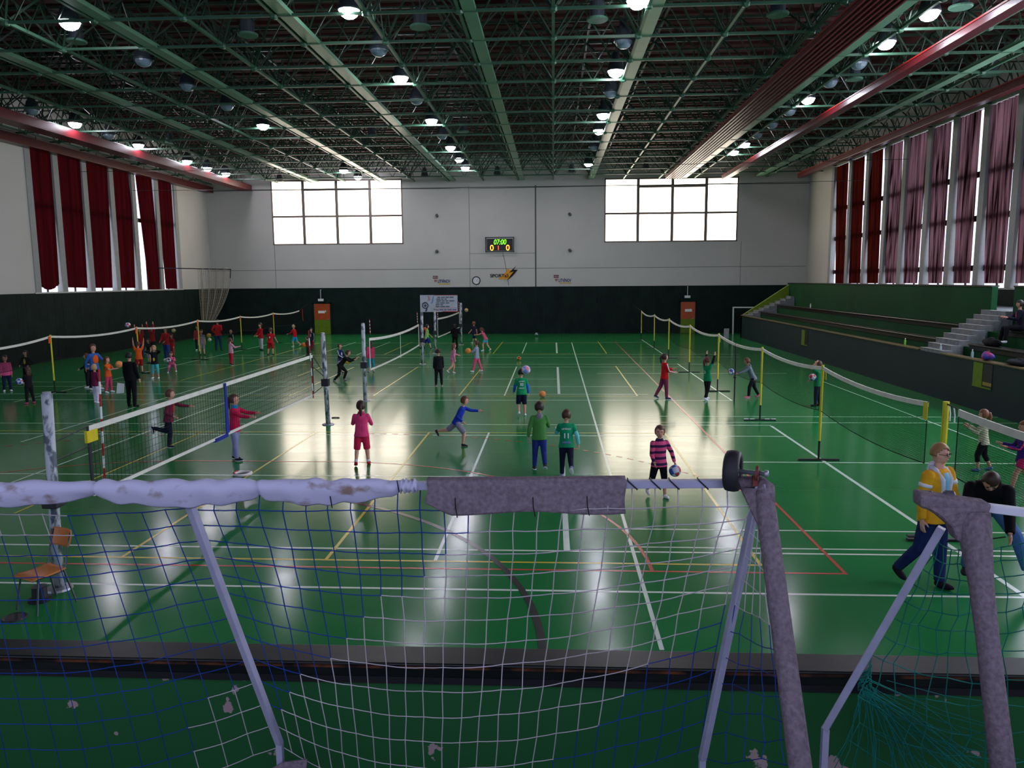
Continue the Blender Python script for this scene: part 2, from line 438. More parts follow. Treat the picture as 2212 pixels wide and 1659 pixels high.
# long red panels hung under the frame
M_red = mat('red_gloss_paint', (84, 18, 24), 0.34, 0.42, var=0.08, scale=1.0)
M_red_lit = mat('red_lit_edge', (150, 30, 28), 0.35, 0.5, var=0.08)  # lighter red: lamplight on the panel edges put into the colour
def red_panel(label, x0, x1, z0, z1, yend, ribs, grp='red panels under the roof frame'):
    ys = 9.0
    t = thing('roof_panel', label, 'ceiling panel', ((x0+x1)/2, yend, z1), grp)
    b = MB(); b.box((x0, ys, z0), (x1, yend, z1)); b.build('panel', M_red, t, bevel=.015)
    if ribs:
        r = MB(); n = 6
        for i in range(n+1):
            X = x0+(x1-x0)*i/n; r.box((X-.03, ys, z0-.05), (X+.03, yend, z0)); 
        r.build('rib', M_red, t)
    e = MB(); e.box((x0-.02, ys, z1), (x0+.05, yend, z1+.05)); e.build('edge_strip', M_red_lit, t)
    h = MB(); y = 12.0
    while y < yend:
        h.bar(((x0+x1)/2, y, z1), ((x0+x1)/2, y, ZC), .03); y += 4.84
    h.build('hanger', M_truss, t)
def xr(r, z): return r*(z-CAMZ)
zp = ZC-.35
red_panel('wide dark red ribbed panel hung along the roof beside the lamp row', xr(1.125, zp), xr(1.275, zp), zp, zp+.1, F(1480, 384, zp).y, 1)
red_panel('narrow red panel with a bright top edge, between the lamp row and the grandstand', xr(1.705, zp), xr(1.75, zp), zp, zp+.16, F(1580, 386, zp).y, 1)
red_panel('red fascia panel running just above the tops of the grandstand curtains', xr(2.45, zp), xr(2.50, zp), zp-.05, zp+.22, F(1738, 383, zp).y, 0)
red_panel('upper red panel with bright edge above the five dark red curtains of the blank wall', xr(-3.38, zp), xr(-3.27, zp), zp-.1, zp+.25, F(548, 414, zp).y, 1)
red_panel('lower red fascia panel hanging right in front of the dark red curtain tops', xr(-3.78, zp), xr(-3.70, zp), zp-.25, zp+.15, F(490, 416, zp).y, 0)
# thin steel cables spanning the hall
for (x, y, z) in ((1195, 362, 9.4), (1195, 405, 9.0)):
    Y = F(x, y, z).y
    b = MB(); b.tube([(XL, Y, z+.15), ((XL+XR)/2, Y, z), (XR, Y, z+.15)], .012, 4)
    tag(b.build('steel_cable', mat('cable_dark', (40, 44, 46), .5, .4)), 'thin steel cable across the hall under the roof, %s cable' % ('upper' if y == 362 else 'lower'), 'cable', 'span cables')

# ---- hall lamps
M_lens = glow('lamp_glow', (242, 238, 255), 98.0)
M_lens_off = mat('lamp_glass_off', (120, 138, 150), .3, .5)
M_hous = mat('lamp_housing', (52, 60, 66), .45, .4)
ZL = ZC+.12
def lamp_build(p, on, label, grp):
    t = thing('hall_lamp', label, 'ceiling lamp', p, grp)
    b = MB(); b.lathe([(.05, .62), (.12, .6), (.14, .38), (.2, .34), (.29, .06), (.3, 0), (.27, 0), (.18, .3), (0.01, .33)], p, (0, 0, 1), 16); b.build('housing', M_hous, t, smooth=True)
    b = MB(); b.lathe([(.001, -.2), (.12, -.185), (.2, -.13), (.25, -.05), (.265, .03)], p, (0, 0, 1), 16); b.build('lens', M_lens if on else M_lens_off, t)
    b = MB(); b.bar(V(p)+V((0, 0, .6)), V(p)+V((0, 0, 1.45)), .03); b.build('hanger', M_hous, t)
    return t
ON = [(150, 48), (754, 23), (1377, 2), (2007, 28), (1914, 92), (865, 168), (1330, 154), (1745, 214), (932, 260), (1303, 248), (162, 267), (299, 313), (568, 271), (1294, 282), (404, 348), (448, 363), (488, 375), (973, 318), (992, 343), (1005, 362), (742, 368), (773, 382), (1271, 353), (1609, 311), (1585, 328), (556, 397)]
OFF = [(310, 130), (405, 185), (490, 228), (818, 108), (900, 215), (955, 292), (1347, 90), (1320, 200), (1283, 318), (1855, 137), (1793, 177), (1705, 240), (1668, 268), (1635, 290), (70, 238), (235, 292)]
ROWX = {-19.6: 'row along the blank wall', -12.1: 'row beyond the volleyball nets', -4.9: 'row over the volleyball nets', 1.97: 'row over the open court', 9.27: 'row beside the wide red panel'}
from collections import defaultdict
rows = defaultdict(list)
for on, lst in ((1, ON), (0, OFF)):
    for (x, y) in lst:
        p = F(x, y, ZL); k = min(ROWX, key=lambda r: abs(r*(ZL-3.8)/6.55-p.x)); rows[(on, k)].append(p)
ORD = ['first', 'second', 'third', 'fourth', 'fifth', 'sixth', 'seventh', 'eighth']
for (on, k), ps in rows.items():
    ps.sort(key=lambda q: -q.y)
    for i, p in enumerate(ps):
        lamp_build(p, on, '%s lamp, %s from the end wall in the %s' % ('lit' if on else 'unlit', ORD[i], ROWX[k]), 'lit hall lamps' if on else 'unlit hall lamps')
# pale round loudspeaker discs in the roof
DISC = [(165, 92), (535, 78), (908, 61), (1290, 45), (1680, 34), (2075, 18), (2140, 163), (1845, 173), (1000, 286), (803, 295), (366, 310), (2000, 228)]
ds = sorted([F(x, y, ZC+.3) for x, y in DISC], key=lambda q: (-q.y, q.x))
for i, p in enumerate(ds):
    t = thing('ceiling_speaker', 'pale green ceiling speaker disc, %s from the end wall' % (ORD+['ninth', 'tenth', 'eleventh', 'twelfth'])[i], 'speaker', p, 'ceiling speakers')
    b = MB(); b.lathe([(.001, 0), (.28, 0), (.3, .02), (.3, .06)], p, n=20); b.build('disc', mat('speaker_disc', (78, 118, 98), .5, .3), t)
    b = MB(); b.lathe([(.2, .06), (.2, .5), (.001, .5)], p, n=16); b.build('can', M_hous, t)
    b = MB(); b.bar(V(p)+V((0, 0, .5)), V(p)+V((0, 0, 1.4)), .03); b.build('hanger', M_hous, t)
# dark flood-lamp cans hanging against the end wall
for i, (x, y) in enumerate(((917, 377), (1074, 374), (1235, 368), (1395, 362), (604, 388), (660, 386))):
    p = W(x, y, YB-1.2)
    t = thing('wall_flood_can', 'dark can lamp hanging before the end wall, %s from the dark curtains' % ['third', 'fourth', 'fifth', 'sixth', 'first', 'second'][i], 'lamp', p, 'can lamps at the end wall')
    b = MB(); b.lathe([(.1, .45), (.13, .4), (.26, -.1), (.22, -.1), (.08, .3)], p, n=12); b.build('can', M_hous, t)
    b = MB(); b.bar(p+V((0, 0, .42)), p+V((0, 0, 1.2)), .04); b.build('hanger', M_hous, t)
# ================================================================== grandstand along the right side
XF = 12.1                                  # face of the front wall
ye = F(1573, 729).y; yst = 4.0
def SY(x, y, X): return S(x, y, X).y
GX1, GX2 = 12.95, 13.95
gs = thing('grandstand', 'green concrete grandstand with black bench rows behind a dark teal front wall', 'grandstand', (XF+1.5, (ye+yst)/2, 0))
ys0, ys1 = SY(2033, 760, XF), SY(1985, 748, XF)       # the middle stair
z1, z2, z3 = 1.30, 1.62, 2.05
X1, X2, X3 = 12.95, 13.95, 15.0
def run(b, x0, x1, za, zb): b.box((x0, yst, za), (x1, ye, zb))
b = MB(); b.box((XF-.0, yst, 0), (XF+.22, ye, 1.40)); b.build('front_wall', M_teal, gs)
b = MB(); b.box((XF-.03, yst, 1.40), (XF+.26, ys0, 1.45)); b.box((XF-.03, ys1, 1.40), (XF+.26, ye, 1.45)); b.build('front_ledge', mat('worn_ledge', (88, 74, 34), .35, .5, var=.3), gs, bevel=.01)
b = MB(); run(b, XF+.22, X1, 0, z1); run(b, X1, X2, 0, z2); run(b, X2, X3, 0, z3); b.build('tier', M_green, gs)
M_bench = mat('black_bench', (24, 19, 17), .28, .55, var=.2)
for (xa, za) in ((X1, 1.74), (X2, 2.17)):
    for (ya, yb) in ((yst, ys0), (ys1, ye-1.6)):
        b = MB(); b.box((xa-.06, ya, za-.06), (xa+.32, yb, za)); b.box((xa-.02, ya, za-.2), (xa+.02, yb, za-.06))
        b.build('bench', M_bench, gs, bevel=.012)
b = MB(); b.box((X3, yst, 0), (X3+.2, ys0+1.45, 3.45)); b.box((X3, ys1+1.25, 0), (X3+.2, ye, 3.45)); b.build('rear_wall', M_green, gs)
b = MB(); b.box((X3-.03, yst, 3.45), (X3+.24, ys0+1.45, 3.5)); b.box((X3-.03, ys1+1.25, 3.45), (X3+.24, ye, 3.5)); b.build('rear_wall_cap', M_black, gs)
b = MB(); b.box((X3+.2, yst, 0), (XR-.05, ye, 2.66)); b.build('gallery_slab', M_conc, gs)
w = MB()
for y0 in (ye-.02,):
    w.hexa([(XF, y0-.28, 0), (X3+.2, y0-.28, 0), (X3+.2, y0, 0), (XF, y0, 0), (XF, y0-.28, 1.42), (X3+.2, y0-.28, 3.5), (X3+.2, y0, 3.5), (XF, y0, 1.42)])
w.build('wing_wall', M_lime, gs)
def stairs(y0, y1, nm, skew=0.0):
    n = 9; b = MB(); e = MB()
    for i in range(n):
        x = XF+.05+(X3+.1-XF-.05)*i/n; x1 = XF+.05+(X3+.1-XF-.05)*(i+1)/n; zz = 1.36+(2.66-1.36)*(i+1)/n; d = skew*i/n
        b.box((x, y0+d, .6), (x1, y1+d, zz)); e.box((x-.01, y0+d, zz), (x+.05, y1+d, zz+.006))
    b.build(nm, M_conc, gs); e.build('step_edge', mat('yellowish_step_edge', (140, 138, 118), .7, .3), gs)
stairs(ys0, ys1, 'staircase', 1.6); stairs(ye-1.5, ye-.3, 'staircase')
for (xa, ya, xb, yb_) in ((1733, 712, 1745, 746), (2105, 781, 2142, 840)):
    p = S(xa, ya, XF); q = S(xb, yb_, XF)
    b = MB(); y0, y1 = q.y, p.y; za, zb = q.z, p.z
    b.box((XF-.012, y0, za), (XF+.0, y1, zb)); n = b.build('niche', M_black, gs)  # flat black panel, the shade inside the recess painted on
    b = MB(); b.box((XF-.02, y0+(y1-y0)*.5, za), (XF-.012, y1, zb)); b.box((XF-.03, y0, za-.04), (XF-.012, y1, za)); b.build('niche_cheek', M_lime, n)
    if xa > 2000:
        b = MB(); b.box((XF-.02, y0, za+.05), (XF-.012, y0+(y1-y0)*.45, za+(zb-za)*.22)); b.build('niche_box', mat('ochre_board', (150, 130, 50), .6, .3), n)
# ================================================================== doors, signs and boards on the end wall
def door(i, x0, y0, x1, y1):
    a = W(x0, y1, YB-.06); c = W(x1, y0, YB-.06); X0, X1, Z1 = a.x, c.x, c.z
    zm = W(x0, (y0+y1)/2+2, YB-.06).z
    t = thing('door_%d' % i, '', '', ((X0+X1)/2, YB-.06, 0)); del t['label']; del t['category']; struct(t)
    b = MB(); b.box((X0, YB-.1, 0.01), (X1, YB-.05, zm)); struct(b.build('door_leaf', M_lime, t))
    b = MB(); b.box((X0, YB-.1, zm), (X1, YB-.05, Z1)); struct(b.build('door_leaf_upper', M_orange, t))
    f = MB(); f.box((X0-.1, YB-.12, 0), (X0, YB-.04, Z1+.08)); f.box((X1, YB-.12, 0), (X1+.1, YB-.04, Z1+.08)); f.box((X0-.1, YB-.12, Z1), (X1+.1, YB-.04, Z1+.1)); struct(f.build('door_frame', M_dado, t))
    b = MB(); b.box((X0+.3, YB-.112, Z1-.68), (X0+.78, YB-.1, Z1-.5)); struct(b.build('door_plate', M_wplas, t))
    b = MB(); b.tube([(X1-.1, YB-.1, zm+.05), (X1-.1, YB-.17, zm+.05), (X1-.24, YB-.17, zm+.05)], .018, 6); struct(b.build('door_handle', M_steel, t))
    b = MB(); b.box((X1-.36, YB-.108, Z1-.6), (X1-.3, YB-.1, Z1-.48)); struct(b.build('door_lock', M_wplas, t))
door(1, 681, 656, 713, 722); door(2, 1469, 652, 1502, 722)
for (x, y, l) in ((693, 648, 'white exit lamp on a thin rod above the brighter door'), (1485, 641, 'white exit lamp on a thin rod above the shaded door behind the badminton net')):
    p = W(x, y, YB-.25); t = thing('exit_lamp', l, 'lamp', p)
    b = MB(); b.box((p.x-.2, p.y-.06, p.z-.09), (p.x+.2, p.y+.06, p.z+.09)); b.build('case', mat('exit_case', (190, 196, 186), .4, .4, var=.02), t, bevel=.015)
    b = MB(); b.box((p.x-.17, p.y-.068, p.z-.07), (p.x+.17, p.y-.06, p.z+.07)); b.build('diffuser', M_wplas, t)
    b = MB(); b.bar((p.x, p.y, p.z+.09), (p.x, p.y, p.z+.72), .03); b.bar((p.x, p.y, p.z+.72), (p.x, YB-.06, p.z+.72), .03); b.build('rod', M_wplas, t)
# scoreboard
p = W(1049, 545, YB); q = W(1111, 512, YB); X0, X1, Z0, Z1 = p.x, q.x, p.z, q.z; xm, zm = (X0+X1)/2, (Z0+Z1)/2; H = Z1-Z0; Wd = X1-X0
t = thing('scoreboard', 'dark electronic scoreboard with green clock digits and orange scores', 'scoreboard', (xm, YB-.1, Z0))
b = MB(); b.box((X0+.12, YB-.16, Z0+.12), (X1-.12, YB-.02, Z1-.12)); b.build('panel', M_dark, t)
b = MB()
for (u, v, c, d) in ((X0, Z0, X1, Z0+.07), (X0, Z1-.07, X1, Z1), (X0, Z0, X0+.07, Z1), (X1-.07, Z0, X1, Z1)): b.box((u, YB-.34, v), (c, YB-.28, d))
for u in (X0+.03, X1-.03):
    for v in (Z0+.03, Z1-.03): b.bar((u, YB-.3, v), (u, YB, v), .05)
b.build('guard_frame', mat('guard_frame_grey', (62, 66, 68), .5, .4), t)
text('07:00', (xm, YB-.17, zm+.16), .5, glow('led_green', (110, 255, 20), 2.2), t, shear=.18, name='clock_digits', sx=.8)
text('0', (xm-.56, YB-.17, zm-.24), .56, glow('led_orange', (255, 150, 30), 3.5), t, name='score_digit'); text('0', (xm+.56, YB-.17, zm-.24), .56, MATS['led_orange'], t, name='score_digit')
text('1', (xm-.1, YB-.17, zm-.24), .44, glow('led_red', (255, 60, 30), 2.5), t, name='period_digit')
b = MB(); a = W(1086, 545, YB-.03); 
b.tube([a, W(1090, 562, YB-.03), W(1094, 585, YB-.03), W(1099, 617, YB-.03)], .012, 5); tag(b.build('power_cable', M_dark), 'thin dark cable running down the wall below the scoreboard', 'cable')
# clock
p = W(1029, 606, YB); t = thing('wall_clock', 'round white wall clock with a black rim, below the scoreboard', 'clock', (p.x, YB-.05, p.z))
b = MB(); b.lathe([(.24, 0), (.29, 0), (.3, .05), (.27, .1), (.24, .06)], (p.x, YB, p.z), (0, -1, 0), 28); b.build('rim', M_black, t)
b = MB(); b.lathe([(.001, .03), (.25, .03)], (p.x, YB, p.z), (0, -1, 0), 28); b.build('dial', M_wplas, t)
for (a, L, nm) in ((.9, .13, 'hour_hand'), (2.2, .2, 'minute_hand')):
    b = MB(); b.bar((p.x, YB-.045, p.z), (p.x+L*math.sin(a), YB-.045, p.z+L*math.cos(a)), .02, .008); b.build(nm, M_black, t)
# bolt logo with lettering
c0 = W(1060, 608, YB); sc = (W(1119, 590, YB).x-W(1060, 590, YB).x)/59.0
def lp(x, y, d=.045): return (c0.x+(x-1060)*sc, YB-d, c0.z+(608-y)*sc)
t = thing('wall_logo', 'club logo on the wall: black lettering over an orange and black lightning bolt', 'logo', lp(1090, 592))
b = MB(); b.poly([lp(1078, 601), lp(1096, 586), lp(1094, 583.5), lp(1101, 580), lp(1100, 584), lp(1112, 583), lp(1104, 597), lp(1093, 606), lp(1096, 601), lp(1089, 607), lp(1091, 602), lp(1078, 604)][::-1]); b.build('orange_bolt', mat('logo_orange', (226, 152, 38), .6, .2, var=.02), t)
b = MB(); b.poly([lp(1099, 590, .05), lp(1116, 574.5, .05), lp(1110, 583, .05), lp(1119, 583.5, .05), lp(1107, 597, .05), lp(1095, 606.5, .05), lp(1104, 594, .05), lp(1110, 587, .05)][::-1]); b.build('black_bolt', mat('logo_black', (28, 26, 32), .6, .2, var=.02), t)
text('SPORTaS', lp(1079, 596, .056), 8.2*sc*1.15, MATS['logo_black'], t, sx=1.1, bold=.02)
text('* * *', lp(1094, 601, .056), 4*sc, MATS['logo_black'], t)
# two town signs: crest and lettering
M_blue = mat('sign_blue', (36, 48, 110), .6, .2, var=.02); M_maroon = mat('sign_maroon', (98, 40, 48), .6, .2, var=.02); M_gold = mat('sign_gold', (206, 168, 60), .6, .2, var=.02)
for (x, y, l) in ((935, 596, 'town sign with crest beside the wall clock, above the advertising banner'), (1196, 594, 'town sign with crest to the window side of the dark wall joint')):
    o = W(x, y, YB); sc2 = sc
    def sp(dx, dy, d=.012): return (o.x+dx*sc2, YB-d, o.z-dy*sc2)
    t = thing('town_sign', l, 'sign', sp(20, 8), 'town signs')
    b = MB(); b.poly([sp(0, 0), sp(11, 0), sp(11, 6), sp(0, 6)][::-1]); b.build('crest_plate', M_maroon, t)
    text('MĚSTO', sp(5.5, 3.2, .016), 3.2*sc2, M_wplas, t)
    b = MB(); b.poly([sp(2.5, 8), sp(9, 8), sp(9, 11), sp(7.5, 13), sp(5.7, 14), sp(4, 13), sp(2.5, 11)][::-1]); b.build('crest_shield', mat('crest_brown', (150, 118, 92), .6, .2, var=.1), t)
    text('LITVÍNOV', sp(24, 12.0, .014), 9.5*sc2, M_blue, t, sx=.66, bold=.018)
    b = MB(); b.poly([sp(12.5, 16.4), sp(38, 16.4), sp(38, 18.4), sp(12.5, 18.4)][::-1]); b.build('gold_underline', M_gold, t)
# advertising banner
yb0 = YB-.12; p = W(908, 674, yb0); q = W(988, 637, yb0); X0, X1, Z0, Z1 = p.x, q.x, p.z, q.z; u = (X1-X0)/80.0; vv = (Z1-Z0)/37.0
t = thing('advertising_banner', 'pale advertising banner with red and blue lettering on the dark planks', 'banner', ((X0+X1)/2, yb0, Z0))
b = MB(); b.box((X0, yb0, Z0), (X1, yb0+.04, Z1)); b.build('sheet', mat('banner_pale', (178, 186, 196), .5, .3, var=.1, scale=2), t)
def bp(x, y, d=.006): return (X0+x*u, yb0-d, Z1-y*vv)
b = MB(); b.poly([bp(30, 0), bp(80, 0), bp(80, .9), bp(30, .9)][::-1]); b.poly([bp(50, 35.5), bp(80, 35.5), bp(80, 37), bp(45, 37)][::-1]); b.poly([bp(40, 28.5), bp(79, 28.2), bp(79, 28.9), bp(40, 29.2)][::-1]); b.build('red_stripe', mat('banner_red', (186, 44, 52), .5, .3, var=0), t)
text('3', bp(18.5, 8, .012), 13*vv, mat('banner_red2', (206, 52, 70), .5, .3, var=0), t); text('J', bp(26.5, 9, .01), 18*vv, mat('banner_blue', (48, 130, 206), .5, .3, var=0), t, shear=.2)
b = MB(); b.cur = 0
for i in range(24):
    a0, a1 = 2*PI*i/24, 2*PI*(i+1)/24
    b.poly([bp(11+r*math.cos(a), 23+r*math.sin(a), .008) for r, a in ((4.6, a0), (7.2, a0), (7.2, a1), (4.6, a1))])
    b.poly([bp(11, 23, .009), bp(11+3*math.cos(a0), 23+3*math.sin(a0), .009), bp(11+3*math.cos(a1), 23+3*math.sin(a1), .009)])
b.poly([bp(2, 20), bp(9, 15), bp(17, 15.5), bp(9, 17)][::-1]); b.poly([bp(12, 30), bp(16, 29), bp(14, 36), bp(10, 36)][::-1])
b.build('swivel_picture', mat('banner_dark', (70, 72, 92), .5, .3, var=0), t)
b = MB(); random.seed(3)
for y, n, x0 in ((5, 4, 37), (9, 3, 35), (13, 4, 35), (17.5, 3, 34), (21.5, 2, 33), (25.5, 3, 33), (32.5, 6, 30)):
    x = x0
    for k in range(n):
        w_ = 5+random.random()*6
        if x+w_ > 78: break
        b.poly([bp(x, y-1), bp(x+w_, y-1), bp(x+w_, y+1), bp(x, y+1)][::-1]); x += w_+1.4
b.build('text_line', MATS['banner_dark'], t)
# wall spot brackets
for i, (x, y) in enumerate(((944, 466), (944, 543), (1231, 463), (1231, 541))):
    p = W(x, y, YB-.15)
    t = thing('wall_spot', 'small grey wall bracket lamp, %s one on the side of the %s' % (('upper', 'lower')[i % 2], ('clock', 'dark wall joint')[i//2]), 'lamp', (p.x, YB, p.z), 'wall bracket lamps')
    b = MB(); b.lathe([(.001, .12), (.1, .1), (.1, -.1), (.001, -.12)], p, (0.3, -1, -.5), 10); b.build('head', mat('spot_grey', (92, 92, 90), .5, .4), t)
    b = MB(); b.bar(p, (p.x, YB, p.z+.05), .05); b.build('bracket', M_dark, t)
# gathered protective net on a bracket at the corner of the blank wall
yn = YB-7.5
pa, pb = W(427, 580, yn), W(498, 583, yn)
t = thing('gathered_net', 'pale gathered safety net hanging from a wall bracket beside the dark red curtains', 'net', (pa.x, yn, 0))
b = MB(); b.bar((XL, yn, pa.z+.05), (pb.x+.03, yn, pb.z+.03), .06); b.bar((pb.x, yn, pb.z), (pb.x-.05, yn, pb.z-.5), .04); b.build('bracket_bar', M_dark, t)
ba, bb = W(436, 692, yn), W(463, 692, yn)
cd = MB(); nu = 26; nv = 34
def gn(i, j):
    u_, v_ = i/nu, j/nv; k = v_**1.6
    x0 = pa.x+(ba.x-pa.x)*k; x1 = pb.x+(bb.x-pb.x)*(k if v_ < .99 else 1); x1 += .1*math.sin(v_*3)
    return V((x0+(x1-x0)*u_, yn+.12*math.sin(u_*28), pa.z+(ba.z-pa.z)*v_))
for i in range(nu+1): cd.tube([gn(i, j) for j in range(nv+1)], .012, 3, caps=False)
for j in range(nv+1): cd.tube([gn(i, j) for i in range(nu+1)], .011, 3, caps=False)
cd.build('netting', mat('net_beige', (168, 158, 138), .8, .1, var=.1), t)
# small white goal frame and leaning board beside the grandstand
yn = YB-1.3
p0, p1, p2 = W(1584, 692, yn), W(1584, 664, yn), W(1640, 664, yn)
t = thing('handball_goal', 'thin white goal frame standing behind the far end of the grandstand', 'goal', (p0.x, yn, 0))
b = MB(); b.bar((p0.x, yn, 0), p1, .08); b.build('post', M_wplas, t); b = MB(); b.bar(p1+V((-.04, 0, 0)), p2, .08); b.build('crossbar', M_wplas, t)
b = MB(); b.bar((p2.x, yn, 0), p2, .08); b.build('post', M_wplas, t)
a = F(1569, 731)
b = MB(); b.hexa([(a.x-.16, a.y, 0), (a.x+.16, a.y, 0), (a.x+.16, a.y+.04, 0), (a.x-.16, a.y+.04, 0), (a.x-.13, a.y+.12, .62), (a.x+.19, a.y+.12, .62), (a.x+.19, a.y+.16, .62), (a.x-.13, a.y+.16, .62)])
tag(b.build('leaning_board', mat('pale_board', (150, 154, 152), .5, .3), bevel=.01), 'small pale board leaning at the far end of the teal grandstand wall', 'board')

# ================================================================== curtains
def curtain_mat(name, base, trans, fac, stripes=0.0):
    m = bpy.data.materials.new(name); t_ = m.node_tree if m.use_nodes else None; m.use_nodes = True; t_ = m.node_tree
    for n_ in list(t_.nodes): t_.nodes.remove(n_)
    out = t_.nodes.new('ShaderNodeOutputMaterial'); d = t_.nodes.new('ShaderNodeBsdfDiffuse'); tr_ = t_.nodes.new('ShaderNodeBsdfTranslucent'); mx = t_.nodes.new('ShaderNodeMixShader')
    d.inputs[0].default_value = rgb(*base); tr_.inputs[0].default_value = rgb(*trans)
    tc = t_.nodes.new('ShaderNodeTexCoord'); mp = t_.nodes.new('ShaderNodeMapping'); mp.inputs['Scale'].default_value = (0.01, 6.0, .25)
    n_ = t_.nodes.new('ShaderNodeTexNoise'); n_.inputs['Scale'].default_value = 1.0; n_.inputs['Detail'].default_value = 3
    r_ = t_.nodes.new('ShaderNodeMapRange'); r_.inputs[1].default_value = .38; r_.inputs[2].default_value = .62; r_.inputs[3].default_value = max(0, fac-stripes); r_.inputs[4].default_value = fac+stripes
    t_.links.new(tc.outputs['Object'], mp.inputs[0]); t_.links.new(mp.outputs[0], n_.inputs['Vector']); t_.links.new(n_.outputs['Fac'], r_.inputs[0]); t_.links.new(r_.outputs[0], mx.inputs[0])
    t_.links.new(d.outputs[0], mx.inputs[1]); t_.links.new(tr_.outputs[0], mx.inputs[2]); t_.links.new(mx.outputs[0], out.inputs[0])
    return m
MC_l = curtain_mat('curtain_dark_red', (58, 14, 18), (84, 14, 18), .12, .06)
MC_r = curtain_mat('curtain_red_brown', (48, 16, 14), (92, 26, 16), .14, .09)
MC_t = curtain_mat('curtain_thin', (46, 20, 22), (150, 108, 112), .18, .22)
def curtain(X, s, tl, bl, tr_, br, m, label, grp, fold=.05, nf=5, ztop=None, curve=0.0):
    Xc = X-s*.02
    A, B, C, D = S(*tl, Xc), S(*bl, Xc), S(*tr_, Xc), S(*br, Xc)
    zt_ = ztop or max(A.z, C.z)
    def ext(P, Q):                     # carry the edge up to the rail
        k = (zt_-Q.z)/(P.z-Q.z); return Q+(P-Q)*k
    A2, C2 = ext(A, B), ext(C, D)
    def fn(u, v):
        Lp = A2+(B-A2)*v; Rp = C2+(D-C2)*v; p = Lp+(Rp-Lp)*u
        w_ = math.sin(u*nf*2*PI)*.6+math.sin(u*nf*3.7*PI+1+v)*.4
        zz = p.z + (curve*((2*u-1)**2)*(max(0, v-.8)/.2)**2)
        return (Xc+s*(.1+fold*w_*(1-.3*v)), p.y, zz)
    b = MB(); b.sheet(fn, 60, 30)
    o = b.build('curtain', m, smooth=True); tag(o, label, 'curtain', grp)
    return o
CL = [((57, 315), (91, 628), (114, 328), (133, 624)), ((125, 335), (149, 621), (178, 347), (193, 622)), ((188, 352), (209, 622), (236, 363), (247, 622)),
      ((246, 365), (261, 622), (287, 377), (296, 622)), ((296, 380), (326, 626), (331, 388), (352, 626)), ((340, 388), (362, 624), (373, 397), (386, 624))]
LL = ['hanging by the bare white wall', 'with a small torn slit', 'fourth from the corner with the gathered net', 'third from the corner with the gathered net', 'slanting away from its pillar at the bottom', 'beside the gathered net in the corner']
for i, q in enumerate(CL):
    curtain(XL, -1, *q, MC_l, 'dark red curtain %s' % LL[i], 'dark red curtains of the blank wall', ztop=10.58, curve=.25 if i == 0 else 0)
CRT = [(1803, 1830), (1838, 1864), (1872, 1903), (1906, 1945), (1956, 1997), (2005, 2046), (2065, 2108), (2127, 2184), (2202, 2262)]
CRB = [(1800, 1819), (1829, 1854), (1868, 1893), (1907, 1934), (1946, 1977), (1999, 2030), (2053, 2090), (2119, 2162), (2186, 2232)]
RL = ['opaque red brown curtain next to the end wall', 'opaque red brown curtain, second from the end wall', 'opaque rust curtain with daylight down one edge, third from the end wall', 'striped sheer curtain beside the last opaque one', 'sheer curtain with dark folds, fifth from the end wall',
      'sheer red curtain, sixth from the end wall', 'sheer curtain with bright daylight triangle below', 'sheer curtain above the gap in the green rear wall', 'sheer curtain behind the seated spectator']
for i, ((a0, a1), (c0, c1)) in enumerate(zip(CRT, CRB)):
    ztop = 10.58; yt = 340
    curtain(XR, 1, (a0, yt), (c0, 612), (a1, yt), (c1, 612), MC_r if i < 3 else MC_t, RL[i], 'curtains above the grandstand', fold=.06, nf=5, ztop=ztop)
# ================================================================== nets and posts
M_yel = mat('post_yellow', (206, 196, 40), .5, .4, var=.08)
M_ora = mat('orange_ribbon', (214, 84, 24), .6, .3, var=.05)
M_cord = mat('net_cord_black', (34, 40, 37), .8, .1, var=0)
def haze_mat(name, c, alpha, cell=0.03):
    """fine knotted mesh: a grid of cords with open holes"""
    m = bpy.data.materials.new(name); m.use_nodes = True; t_ = m.node_tree; b_ = t_.nodes['Principled BSDF']
    b_.inputs['Base Color'].default_value = rgb(*c); b_.inputs['Roughness'].default_value = .85; b_.inputs['Specular IOR Level'].default_value = .1
    tc = t_.nodes.new('ShaderNodeTexCoord'); sp_ = t_.nodes.new('ShaderNodeSeparateXYZ'); t_.links.new(tc.outputs['Object'], sp_.inputs[0])
    outs = []
    for ax in ('Y', 'Z'):
        q = t_.nodes.new('ShaderNodeMath'); q.operation = 'DIVIDE'; q.inputs[1].default_value = cell; t_.links.new(sp_.outputs[ax], q.inputs[0])
        f_ = t_.nodes.new('ShaderNodeMath'); f_.operation = 'FRACT'; t_.links.new(q.outputs[0], f_.inputs[0])
        l_ = t_.nodes.new('ShaderNodeMath'); l_.operation = 'LESS_THAN'; l_.inputs[1].default_value = alpha; t_.links.new(f_.outputs[0], l_.inputs[0]); outs.append(l_)
    mx = t_.nodes.new('ShaderNodeMath'); mx.operation = 'MAXIMUM'; t_.links.new(outs[0].outputs[0], mx.inputs[0]); t_.links.new(outs[1].outputs[0], mx.inputs[1])
    t_.links.new(mx.outputs[0], b_.inputs['Alpha'])
    return m
M_mesh = haze_mat('badminton_mesh', (12, 18, 15), .15)
M_mesh2 = haze_mat('badminton_mesh_far', (12, 16, 14), .24)
def sag_line(pts, sag, n=8):
    out = []
    for i in range(len(pts)-1):
        a, b_ = pts[i], pts[i+1]
        for k in range(n):
            u = k/n; p = a.lerp(b_, u); p = p+V((0, 0, -4*sag*(b_-a).length*u*(1-u))); out.append(p)
    out.append(pts[-1]); return out
